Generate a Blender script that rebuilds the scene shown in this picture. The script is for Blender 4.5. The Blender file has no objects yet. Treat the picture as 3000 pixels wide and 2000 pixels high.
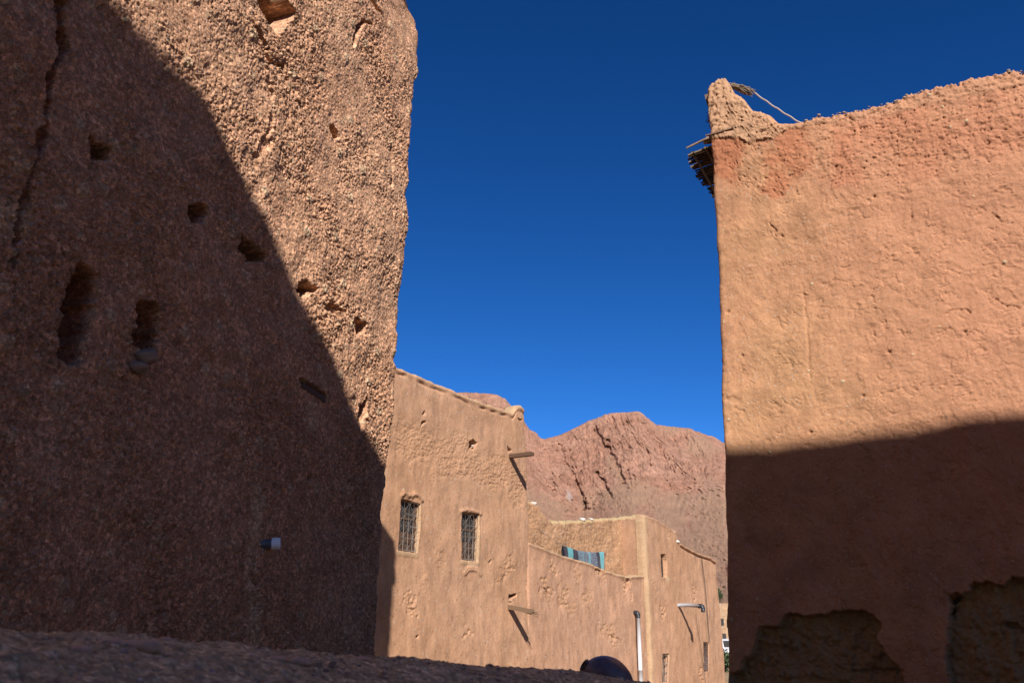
import bpy, math, random
import numpy as np
from mathutils import Vector, Quaternion

random.seed(7)
rng = np.random.default_rng(11)
scene = bpy.context.scene
col = scene.collection

# ------------------------------------------------------------------ survey
# The photograph was surveyed with a pin-hole camera; at() turns a measured
# sight line into a point on a wall plane that stands at its own real distance.
FPX, PITCH = 2600.0, math.radians(18.5)
EYE = np.array([0.0, 0.0, 1.7])
GROUND = -0.5


def ray(px, py):
    x = (px - 1500.0) / FPX
    y = -(py - 1000.0) / FPX
    cp, sp = math.cos(PITCH), math.sin(PITCH)
    d = np.array([x, cp - y * sp, sp + y * cp])
    return d / np.linalg.norm(d)


class Plane:
    """vertical wall plane: origin o, horizontal direction d (to the right), outward normal n"""

    def __init__(self, az, o):
        a = math.radians(az)
        self.d = np.array([math.sin(a), math.cos(a), 0.0])
        self.n = np.array([self.d[1], -self.d[0], 0.0])
        self.o = np.array([o[0], o[1], 0.0])

    def at(self, px, py):
        r = ray(px, py)
        return EYE + r * (np.dot(self.o - EYE, self.n) / np.dot(r, self.n))

    def uv(self, px, py):
        p = self.at(px, py)
        return float(np.dot(p - self.o, self.d)), float(p[2])

    def uvs(self, pts):
        return np.array([self.uv(*q) for q in pts])

    def back(self, k):
        q = Plane(0, (0, 0))
        q.d, q.n, q.o = self.d, self.n, self.o - self.n * k
        return q

    def xyz(self, u, v, h=0.0):
        return self.o + self.d * u + self.n * h + np.array([0, 0, v])


A = math.radians
T_N = np.array([math.cos(A(20)), -math.sin(A(20)), 0])
TOWER = Plane(20, -T_N * 6.0)
H_N = np.array([math.cos(A(36)), -math.sin(A(36)), 0])
HOUSE = Plane(36, -H_N * 17.1)
RIGHT = Plane(120, (11 * math.sin(A(12.4)), 11 * math.cos(A(12.4))))
SUN = np.array([-1.5, 11.7, -7.8])
SUN = SUN / np.linalg.norm(SUN)


# ------------------------------------------------------------------ noise
def h2(ix, iy, seed):
    x = (ix.astype(np.int64) * 374761393 + iy.astype(np.int64) * 668265263 + seed * 982451653) & 0xFFFFFFFF
    x = ((x ^ (x >> 13)) * 1274126177) & 0xFFFFFFFF
    x = ((x ^ (x >> 16)) * 2246822519) & 0xFFFFFFFF
    return ((x ^ (x >> 15)) & 0xFFFFFF) / float(0x1000000)


def perlin(x, y, seed=0):
    xi, yi = np.floor(x), np.floor(y)
    fx, fy = x - xi, y - yi
    u, v = fx * fx * fx * (fx * (fx * 6 - 15) + 10), fy * fy * fy * (fy * (fy * 6 - 15) + 10)

    def g(a, b):
        t = h2(xi + a, yi + b, seed) * 2 * np.pi
        return np.cos(t) * (fx - a) + np.sin(t) * (fy - b)
    return ((g(0, 0) * (1 - u) + g(1, 0) * u) * (1 - v) + (g(0, 1) * (1 - u) + g(1, 1) * u) * v) * 1.5


def fbm(x, y, seed=0, octv=4, gain=0.5, lac=2.03):
    s, a = 0.0, 1.0
    for k in range(octv):
        s = s + a * perlin(x, y, seed + 17 * k)
        x, y, a = x * lac + 13.7, y * lac - 7.3, a * gain
    return s


def worley(x, y, seed=0):
    xi, yi = np.floor(x), np.floor(y)
    f1 = np.full(x.shape, 9.0)
    f2 = np.full(x.shape, 9.0)
    idr = np.zeros(x.shape)
    for a in (-1, 0, 1):
        for b in (-1, 0, 1):
            cx, cy = xi + a, yi + b
            px = cx + h2(cx, cy, seed)
            py = cy + h2(cx, cy, seed + 5)
            d = np.hypot(px - x, py - y)
            m = d < f1
            f2 = np.where(m, f1, np.minimum(f2, d))
            idr = np.where(m, h2(cx, cy, seed + 9), idr)
            f1 = np.where(m, d, f1)
    return f1, f2, idr


def sm(x, a, b):
    t = np.clip((x - a) / (b - a), 0, 1)
    return t * t * (3 - 2 * t)


def seg_dist(u, v, pts):
    best = np.full(u.shape, 1e9)
    for (x0, y0), (x1, y1) in zip(pts[:-1], pts[1:]):
        dx, dy = x1 - x0, y1 - y0
        t = np.clip(((u - x0) * dx + (v - y0) * dy) / (dx * dx + dy * dy + 1e-12), 0, 1)
        best = np.minimum(best, np.hypot(u - x0 - t * dx, v - y0 - t * dy))
    return best


def poly_sd(u, v, pts):
    """positive inside"""
    ins = np.zeros(u.shape, bool)
    n = len(pts)
    for i in range(n):
        x0, y0 = pts[i]
        x1, y1 = pts[(i + 1) % n]
        if y0 == y1:
            continue
        c = (v < y0) != (v < y1)
        ins ^= c & (u < (x1 - x0) * (v - y0) / (y1 - y0) + x0)
    d = seg_dist(u, v, list(pts) + [pts[0]])
    return np.where(ins, d, -d)


def box_sel(u, v, pts, pad):
    p = np.array(pts)
    return np.where((u > p[:, 0].min() - pad) & (u < p[:, 0].max() + pad) & (v > p[:, 1].min() - pad) & (v < p[:, 1].max() + pad))


def carve_poly(h, u, v, pts, depth, soft=0.03, wob=0.03, freq=9, seed=3, rim=0.0):
    s = box_sel(u, v, pts, 0.3)
    uu, vv = u[s], v[s]
    sd = poly_sd(uu, vv, pts) + wob * fbm(uu * freq, vv * freq, seed, 3)
    h[s] -= depth * sm(sd, -soft * 0.3, soft)
    if rim:
        h[s] += rim * np.exp(-(sd / (soft * 1.2)) ** 2)
    return s, sd


def carve_line(h, u, v, pts, depth, width, wob=0.02, freq=7, seed=5):
    s = box_sel(u, v, pts, 0.3)
    uu, vv = u[s], v[s]
    sd = seg_dist(uu + wob * fbm(uu * freq, vv * freq, seed, 3), vv + wob * fbm(uu * freq, vv * freq, seed + 40, 3), pts)
    w = width * (0.75 + 0.6 * perlin(uu * 5, vv * 5, seed + 3))
    h[s] -= depth * (1 - sm(sd, w * 0.35, np.maximum(w, 1e-4)))


# ------------------------------------------------------------------ objects
def finish(o, parent=None, label=None, cat=None, group=None, kind=None):
    if parent is not None:
        o.parent = parent
    if label:
        o['label'] = label
    if cat:
        o['category'] = cat
    if group:
        o['group'] = group
    if kind:
        o['kind'] = kind
    return o


def empty(name, loc, label, cat, group=None):
    o = bpy.data.objects.new(name, None)
    o.location = loc
    o.empty_display_size = 0.2
    col.objects.link(o)
    return finish(o, None, label, cat, group)


def mesh_obj(name, verts, faces, mat, parent=None, smooth=True, attrs=None, **kw):
    """verts in world space; if parent is an Empty the mesh is stored relative to it"""
    verts = np.asarray(verts, dtype=np.float64)
    org = np.zeros(3)
    p = parent
    while p is not None:
        org = org + np.array(p.location)
        p = p.parent
    own = np.zeros(3)
    if parent is None:
        own = np.array([verts[:, 0].mean(), verts[:, 1].mean(), verts[:, 2].min()])
    vv = verts - org - own
    me = bpy.data.meshes.new(name)
    if isinstance(faces, np.ndarray):
        nf, k = faces.shape
        me.vertices.add(len(vv))
        me.vertices.foreach_set('co', vv.astype(np.float32).ravel())
        me.loops.add(nf * k)
        me.loops.foreach_set('vertex_index', faces.astype(np.int32).ravel())
        me.polygons.add(nf)
        me.polygons.foreach_set('loop_start', np.arange(0, nf * k, k, dtype=np.int32))
        me.update(calc_edges=True)
        me.validate()
    else:
        me.from_pydata([tuple(q) for q in vv], [], faces)
        me.update()
    me.polygons.foreach_set('use_smooth', np.full(len(me.polygons), smooth))
    if attrs:
        for an, av in attrs.items():
            a = me.attributes.new(an, 'FLOAT', 'POINT')
            a.data.foreach_set('value', np.asarray(av, np.float32).ravel())
    if isinstance(mat, (list, tuple)):
        for m in mat:
            me.materials.append(m)
    else:
        me.materials.append(mat)
    o = bpy.data.objects.new(name, me)
    o.location = own
    col.objects.link(o)
    return finish(o, parent, **kw)


class MB:
    def __init__(self):
        self.v, self.f = [], []

    def add(self, vs, fs):
        b = len(self.v)
        self.v += [tuple(q) for q in vs]
        self.f += [tuple(b + i for i in q) for q in fs]

    def box(self, c, ax, ay, az):
        c, ax, ay, az = map(np.asarray, (c, ax, ay, az))
        vs = [c + sx * ax + sy * ay + sz * az for sz in (-1, 1) for sy in (-1, 1) for sx in (-1, 1)]
        self.add(vs, [(0, 2, 3, 1), (4, 5, 7, 6), (0, 1, 5, 4), (2, 6, 7, 3), (0, 4, 6, 2), (1, 3, 7, 5)])

    def tube(self, pts, rad, n=8, cap=True):
        pts = [np.asarray(p, float) for p in pts]
        if np.isscalar(rad):
            rad = [rad] * len(pts)
        b = len(self.v)
        up = np.array([0.03, 0.02, 1.0])
        t0 = pts[1] - pts[0]
        if abs(np.dot(t0 / np.linalg.norm(t0), up)) > 0.95:
            up = np.array([1.0, 0.1, 0])
        for i, p in enumerate(pts):
            t = pts[min(i + 1, len(pts) - 1)] - pts[max(i - 1, 0)]
            t = t / np.linalg.norm(t)
            a = np.cross(t, up)
            a /= np.linalg.norm(a)
            c = np.cross(a, t)
            for k in range(n):
                th = 2 * math.pi * k / n
                self.v.append(tuple(p + rad[i] * (math.cos(th) * a + math.sin(th) * c)))
        for i in range(len(pts) - 1):
            for k in range(n):
                k2 = (k + 1) % n
                self.f.append((b + i * n + k, b + i * n + k2, b + (i + 1) * n + k2, b + (i + 1) * n + k))
        if cap:
            self.f.append(tuple(b + k for k in range(n)))
            e = b + (len(pts) - 1) * n
            self.f.append(tuple(e + k for k in reversed(range(n))))

    def rock(self, c, r, seed=0, sub=2, squash=(1, 1, 0.8)):
        import bmesh
        bm = bmesh.new()
        bmesh.ops.create_icosphere(bm, subdivisions=sub, radius=1.0)
        rr = random.Random(seed)
        off = [rr.uniform(-50, 50) for _ in range(3)]
        from mathutils import noise
        vs = []
        for vv in bm.verts:
            q = Vector(vv.co)
            k = 1 + 0.35 * noise.noise(q * 1.3 + Vector(off)) + 0.15 * noise.noise(q * 3.1 + Vector(off))
            vs.append((c[0] + q.x * r * k * squash[0], c[1] + q.y * r * k * squash[1], c[2] + q.z * r * k * squash[2]))
        fs = [tuple(x.index for x in f.verts) for f in bm.faces]
        bm.free()
        self.add(vs, fs)

    def build(self, name, mat, parent=None, smooth=False, **kw):
        return mesh_obj(name, np.array(self.v), self.f, mat, parent, smooth, **kw)


def relief_wall(name, pl, uL, uR, v0, vtop, du, dv, hfun, rnd, thick, mat, parent=None, K=5, rim_amp=0.02, **kw):
    """a wall slab whose face carries real relief; outline, edges and back are closed"""
    vmax = max(vtop(np.array([uu]))[0] for uu in np.linspace(uL(np.array([v0]))[0], uR(np.array([v0]))[0], 200))
    uref0, uref1 = float(uL(np.array([v0 + 0.5 * (vmax - v0)]))[0]), float(uR(np.array([v0 + 0.5 * (vmax - v0)]))[0])
    M = max(4, int(abs(uref1 - uref0) / du))
    N = max(4, int((vmax - v0) / dv))
    s = np.linspace(0, 1, M + 1)[None, :]
    t = np.linspace(0, 1, N + 1)[:, None]
    un = uref0 + s * (uref1 - uref0)
    for _ in range(2):
        vt = vtop(un)
        vt = vt + 0 * un
        v = v0 + t * (vt - v0)
        tl, tr = uL(v), uR(v)
        u = tl + s * (tr - tl)
        un = u[-1:, :]
    h, attrs = hfun(u, v)

    def rd(d):
        q = np.clip(rnd - d, 0, rnd)
        return rnd - np.sqrt(np.maximum(rnd * rnd - q * q, 0))
    slope = np.abs(np.gradient(vt[0], un[0]))[None, :]
    dtop = (vt - v) / np.sqrt(1 + slope ** 2)
    dz = rd(u - tl) + rd(tr - u) + rd(dtop)
    dz = np.minimum(dz, thick * 0.45)
    P = pl.o[None, None, :] + u[..., None] * pl.d + (h - dz)[..., None] * pl.n
    P[..., 2] += v
    nv = (N + 1) * (M + 1)
    idx = np.arange(nv).reshape(N + 1, M + 1)
    q = np.stack([idx[:-1, :-1], idx[:-1, 1:], idx[1:, 1:], idx[1:, :-1]], -1).reshape(-1, 4)
    verts, faces = [P.reshape(-1, 3)], [q]
    at = {k: [a.ravel()] for k, a in attrs.items()}
    # boundary: up the left side, along the top, down the right side
    loop = np.concatenate([idx[:, 0], idx[-1, 1:], idx[-2::-1, -1]])
    flat = verts[0]
    prev = loop
    base = nv
    out = np.zeros((len(loop), 3))
    out[: N + 1] -= pl.d
    out[N: N + M + 1, 2] += 1
    out[N + M:] += pl.d
    hb = flat[loop] - 0
    depth0 = -((hb - pl.o) @ pl.n)
    for k in range(1, K + 1):
        f = k / K
        w = np.arange(len(loop)) * du
        jit = rim_amp * fbm(w * 6, np.full(len(loop), k * thick / K * 6.0), 77, 3) * (1 if k < K else 0.3)
        p = hb - pl.n * ((thick - depth0) * f)[:, None] + out * jit[:, None]
        verts.append(p)
        cur = base + np.arange(len(loop))
        faces.append(np.stack([prev[:-1], prev[1:], cur[1:], cur[:-1]], -1))
        for kk in at:
            at[kk].append(at[kk][0][loop])
        prev = cur
        base += len(loop)
    # back, one tall quad per column
    left, top, right = prev[: N + 1], prev[N: N + M + 1], prev[N + M:]
    bb = np.linspace(0, 1, M + 1)[:, None]
    bot = (1 - bb) * verts[-1][0][None, :] + bb * verts[-1][-1][None, :]
    verts.append(bot)
    bi = base + np.arange(M + 1)
    for kk in at:
        at[kk].append(np.zeros(M + 1))
    faces.append(np.stack([bi[1:], bi[:-1], top[:-1], top[1:]], -1))
    V = np.concatenate(verts)
    Fq = np.concatenate(faces)
    return mesh_obj(name, V, Fq, mat, parent, True, {k: np.concatenate(a) for k, a in at.items()}, **kw)


# ------------------------------------------------------------------ materials
class NT:
    def __init__(self, name):
        self.m = bpy.data.materials.new(name)
        self.m.use_nodes = True
        self.t = self.m.node_tree
        self.b = self.t.nodes['Principled BSDF']
        self.b.inputs['Roughness'].default_value = 0.95
        self.b.inputs['Specular IOR Level'].default_value = 0.15
        self.tc = self.t.nodes.new('ShaderNodeTexCoord')

    def n(self, kind, **kw):
        x = self.t.nodes.new(kind)
        for k, v in kw.items():
            setattr(x, k, v)
        return x

    def l(self, a, b):
        self.t.links.new(a, b)

    def mapping(self, scale=(1, 1, 1), rot=(0, 0, 0)):
        m = self.n('ShaderNodeMapping')
        m.inputs['Scale'].default_value = scale
        m.inputs['Rotation'].default_value = rot
        self.l(self.tc.outputs['Object'], m.inputs['Vector'])
        return m.outputs['Vector']

    def noise(self, scale, detail=6, rough=0.6, vec=None, dist=0.0):
        x = self.n('ShaderNodeTexNoise')
        x.inputs['Scale'].default_value = scale
        x.inputs['Detail'].default_value = detail
        x.inputs['Roughness'].default_value = rough
        x.inputs['Distortion'].default_value = dist
        self.l(vec if vec is not None else self.tc.outputs['Object'], x.inputs['Vector'])
        return x.outputs['Fac']

    def vor(self, scale, feature='F1', out='Distance', vec=None):
        x = self.n('ShaderNodeTexVoronoi', feature=feature)
        x.inputs['Scale'].default_value = scale
        self.l(vec if vec is not None else self.tc.outputs['Object'], x.inputs['Vector'])
        return x.outputs[out]

    def ramp(self, fac, stops):
        r = self.n('ShaderNodeValToRGB')
        e = r.color_ramp.elements
        while len(e) < len(stops):
            e.new(0.5)
        for q, (p, c) in zip(e, stops):
            q.position = p
            q.color = (c, c, c, 1) if np.isscalar(c) else (*c, 1)
        self.l(fac, r.inputs['Fac'])
        return r.outputs['Color']

    def mix(self, fac, a, b, mode='MIX'):
        x = self.n('ShaderNodeMix', data_type='RGBA', blend_type=mode)
        for sock, val in ((x.inputs['Factor'], fac), (x.inputs[6], a), (x.inputs[7], b)):
            if hasattr(val, 'is_linked'):
                self.l(val, sock)
            elif np.isscalar(val):
                sock.default_value = val
            else:
                sock.default_value = (*val, 1)
        return x.outputs[2]

    def math(self, op, a, b=0.0, clamp=False):
        x = self.n('ShaderNodeMath', operation=op, use_clamp=clamp)
        for sock, val in ((x.inputs[0], a), (x.inputs[1], b)):
            if hasattr(val, 'is_linked'):
                self.l(val, sock)
            else:
                sock.default_value = val
        return x.outputs[0]

    def attr(self, name):
        x = self.n('ShaderNodeAttribute', attribute_name=name)
        return x.outputs['Fac']

    def bump(self, hgt, dist, strength=1.0, prev=None):
        b = self.n('ShaderNodeBump')
        b.inputs['Distance'].default_value = dist
        b.inputs['Strength'].default_value = strength
        self.l(hgt, b.inputs['Height'])
        if prev is not None:
            self.l(prev, b.inputs['Normal'])
        return b.outputs['Normal']

    def out(self, color, normal=None, rough=None):
        if hasattr(color, 'is_linked'):
            self.l(color, self.b.inputs['Base Color'])
        else:
            self.b.inputs['Base Color'].default_value = (*color, 1)
        if normal is not None:
            self.l(normal, self.b.inputs['Normal'])
        if rough is not None:
            self.b.inputs['Roughness'].default_value = rough
        return self.m


KA = 0.637


def mat_mud(name, c0, c1, scale=1.0, grain=60.0, gb=0.004, pebble=(0.5, 0.43, 0.36), accents=None, straw=0.3, stretch=(1, 1, 1), speck=0):
    """earth render: broad tone drift, blotches, gravel and straw specks, fine bump"""
    t = NT(name)
    clay = lambda q: (q[0] * KA, q[1] * KA * 1.025, q[2] * 0.765 * KA)
    c0, c1 = clay(c0), clay(c1)
    vec = t.mapping(stretch)
    big = t.ramp(t.noise(0.55 * scale, 5, 0.6), [(0.32, 0.0), (0.68, 1.0)])
    c = t.mix(big, c0, c1)
    mid = t.ramp(t.noise(5 * scale, 8, 0.68, vec), [(0.3, 0.72), (0.7, 1.22)])
    c = t.mix(1.0, c, mid, 'MULTIPLY')
    # gravel in the clay
    cell = t.vor(grain * 0.45, 'F1', 'Color')
    dist = t.vor(grain * 0.45, 'F1', 'Distance')
    sep = t.n('ShaderNodeSeparateColor')
    t.l(cell, sep.inputs['Color'])
    pick = t.math('MULTIPLY', t.math('GREATER_THAN', sep.outputs[0], 0.86), t.math('LESS_THAN', dist, 0.32))
    c = t.mix(t.math('MULTIPLY', pick, 0.65), c, tuple(x * KA for x in pebble))
    drk = t.math('MULTIPLY', t.math('LESS_THAN', sep.outputs[1], 0.10), t.math('LESS_THAN', dist, 0.35))
    c = t.mix(t.math('MULTIPLY', drk, 0.45), c, tuple(x * 0.45 for x in c0))
    if accents:
        for an, colr, amt in accents:
            c = t.mix(t.math('MULTIPLY', t.attr(an), amt, True), c, clay(colr))
    if speck:
        for sc_, amt in ((speck, 0.30), (speck * 2.1, 0.26)):
            sp = t.n('ShaderNodeSeparateColor')
            t.l(t.vor(sc_, 'F1', 'Color'), sp.inputs['Color'])
            c = t.mix(1.0, c, t.ramp(sp.outputs[0], [(0.0, 1 - amt), (0.7, 1.0), (1.0, 1 + amt * 1.4)]), 'MULTIPLY')
    fine = t.ramp(t.noise(grain, 4, 0.7), [(0.25, 0.8), (0.75, 1.18)])
    c = t.mix(1.0, c, fine, 'MULTIPLY')
    g = t.noise(grain, 6, 0.72, vec)
    nrm = t.bump(g, gb, 0.9)
    nrm = t.bump(t.math('MULTIPLY', t.vor(grain * 0.45), -1.0), gb * 0.8, 0.6, nrm)
    if straw:
        sv = t.mapping((1.0, 1.0, 0.16), (0.5, 0.35, 0.2))
        nrm = t.bump(t.noise(grain * 1.3, 2, 0.5, sv), gb * straw * 2, 0.7, nrm)
    return t.out(c, nrm)


def mat_plain(name, c, rough=0.6, var=0.15, sc=20, metal=0.0, spec=0.4, bump=0.001, stretch=(1, 1, 1)):
    t = NT(name)
    c = tuple(x * 0.66 for x in c)
    vec = t.mapping(stretch)
    f = t.ramp(t.noise(sc, 5, 0.65, vec), [(0.25, 1 - var), (0.75, 1 + var)])
    m = t.out(t.mix(1.0, c, f, 'MULTIPLY'), t.bump(t.noise(sc * 2, 4, 0.6, vec), bump), rough)
    t.b.inputs['Metallic'].default_value = metal
    t.b.inputs['Specular IOR Level'].default_value = spec
    return m


M = {}
M['pise'] = mat_mud('rammed_earth', (0.74, 0.375, 0.275), (0.79, 0.43, 0.325), 1.0, 70, 0.010, (0.66, 0.55, 0.47),
                    [('stone', (0.74, 0.54, 0.43), 0.6), ('pale', (0.92, 0.60, 0.46), 0.8)], 0.0, speck=26)
M['house'] = mat_mud('mud_plaster_tan', (0.535, 0.281, 0.20), (0.575, 0.316, 0.243), 0.6, 22, 0.008, (0.56, 0.42, 0.3),
                     [('pale', (0.60, 0.43, 0.31), 0.85), ('raw', (0.535, 0.285, 0.205), 0.6)], 0.25, stretch=(1, 1, 0.4))
M['low'] = mat_mud('mud_plaster_rosy', (0.55, 0.293, 0.225), (0.585, 0.32, 0.255), 0.6, 22, 0.008, (0.56, 0.42, 0.3),
                   [('pale', (0.60, 0.43, 0.31), 0.85), ('raw', (0.52, 0.278, 0.195), 0.6)], 0.25, stretch=(1, 1, 0.4))
M['backwall'] = mat_mud('mud_plaster_ochre', (0.51, 0.27, 0.185), (0.56, 0.31, 0.22), 0.9, 18, 0.012, (0.56, 0.42, 0.3),
                        [('pale', (0.58, 0.42, 0.28), 0.8)], 0.8)
M['right'] = mat_mud('mud_plaster_red', (0.55, 0.292, 0.192), (0.575, 0.265, 0.192), 0.5, 60, 0.0035, (0.6, 0.45, 0.33),
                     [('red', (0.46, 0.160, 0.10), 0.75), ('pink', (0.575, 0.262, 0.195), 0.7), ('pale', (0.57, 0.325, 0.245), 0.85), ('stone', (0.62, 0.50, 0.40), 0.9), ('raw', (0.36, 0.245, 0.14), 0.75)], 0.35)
M['parapet'] = mat_mud('mud_parapet', (0.95, 0.73, 0.56), (1.0, 0.80, 0.62), 3.0, 120, 0.006, (0.8, 0.7, 0.62),
                       [('stone', (0.75, 0.62, 0.55), 0.7)], 0.3, speck=70)
M['ground'] = mat_mud('packed_earth', (0.44, 0.28, 0.19), (0.50, 0.33, 0.23), 0.3, 14, 0.01, (0.5, 0.42, 0.34), None, 0.2)
M['wood'] = mat_plain('weathered_wood', (0.14, 0.072, 0.040), 0.8, 0.4, 30, stretch=(1, 1, 1), bump=0.004)
M['palewood'] = mat_plain('bleached_wood', (0.24, 0.145, 0.078), 0.85, 0.35, 30, bump=0.004)
M['shutter'] = mat_plain('dark_shutter_wood', (0.10, 0.052, 0.028), 0.6, 0.6, 6, stretch=(1, 1, 0.4), bump=0.004)
M['pane'] = mat_plain('dusty_glass', (0.05, 0.042, 0.035), 0.45, 0.5, 5, spec=0.25)
M['iron'] = mat_plain('painted_iron', (0.27, 0.225, 0.18), 0.5, 0.3, 30)
M['darkiron'] = mat_plain('rusty_iron', (0.16, 0.10, 0.075), 0.7, 0.4, 30)
M['white'] = mat_plain('white_plastic', (0.72, 0.70, 0.68), 0.4, 0.06, 6)
M['grey'] = mat_plain('grey_plastic', (0.42, 0.40, 0.39), 0.45, 0.1, 8)
M['bluegrey'] = mat_plain('blue_grey_plastic', (0.16, 0.19, 0.22), 0.4, 0.1, 10)
M['black'] = mat_plain('black_plastic', (0.03, 0.03, 0.032), 0.45, 0.2, 10)
M['cane'] = mat_plain('dry_cane', (0.17, 0.11, 0.055), 0.8, 0.5, 40, bump=0.003)
M['twig'] = mat_plain('dry_twigs', (0.30, 0.22, 0.14), 0.85, 0.5, 30, bump=0.003)
M['rope'] = mat_plain('pale_rope', (0.50, 0.40, 0.33), 0.9, 0.2, 60)
M['stone'] = mat_plain('pale_stone', (0.68, 0.60, 0.50), 0.9, 0.2, 9, bump=0.01)
M['pinkstone'] = mat_plain('dusty_pink_stone', (0.85, 0.60, 0.42), 0.95, 0.3, 40, spec=0.1, bump=0.003)
M['brownstone'] = mat_plain('brown_stone', (0.40, 0.28, 0.20), 0.9, 0.3, 14, bump=0.006)
M['hood'] = mat_plain('blue_black_enamel', (0.13, 0.12, 0.15), 0.45, 0.55, 14, spec=0.45, bump=0.004)
M['cable'] = mat_plain('black_cable', (0.06, 0.045, 0.04), 0.7, 0.1, 10)

# ------------------------------------------------------------------ ground
gx = np.concatenate([np.linspace(-3000, -60, 12), np.linspace(-50, 60, 56), np.linspace(80, 3000, 12)])
gy = np.concatenate([np.linspace(-1500, -40, 8), np.linspace(-30, 90, 61), np.linspace(110, 4500, 16)])
GX, GY = np.meshgrid(gx, gy)
GZ = GROUND + 0.08 * fbm(GX * 0.3, GY * 0.3, 8, 3)
idx = np.arange(GX.size).reshape(GX.shape)
mesh_obj('ground', np.stack([GX, GY, GZ], -1).reshape(-1, 3),
         np.stack([idx[:-1, :-1], idx[:-1, 1:], idx[1:, 1:], idx[1:, :-1]], -1).reshape(-1, 4), M['ground'], kind='structure')

# ------------------------------------------------------------------ tower on the left
edge_px = [(1020, -330), (1080, -200), (1135, -100), (1172, -40), (1190, 0), (1212, 30), (1228, 70), (1233, 130), (1231, 220), (1222, 252), (1213, 330), (1206, 440), (1199, 560),
           (1188, 800), (1178, 920), (1170, 1010), (1166, 1070), (1158, 1200), (1150, 1310), (1143, 1380), (1137, 1480), (1133, 1560), (1126, 1680),
           (1117, 1800), (1110, 1900), (1103, 2000), (1080, 2300)]
eu = TOWER.uvs(edge_px)
order = np.argsort(eu[:, 1])
eu = eu[order]
T_TOP = 13.3


def t_uR(v):
    return np.interp(v, eu[:, 1], eu[:, 0])


def t_uL(v):
    return np.full(np.shape(v), 3.0)


def t_top(u):
    return T_TOP + 0.25 * fbm(u * 0.9, u * 0 + 3.0, 31, 3)


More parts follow.
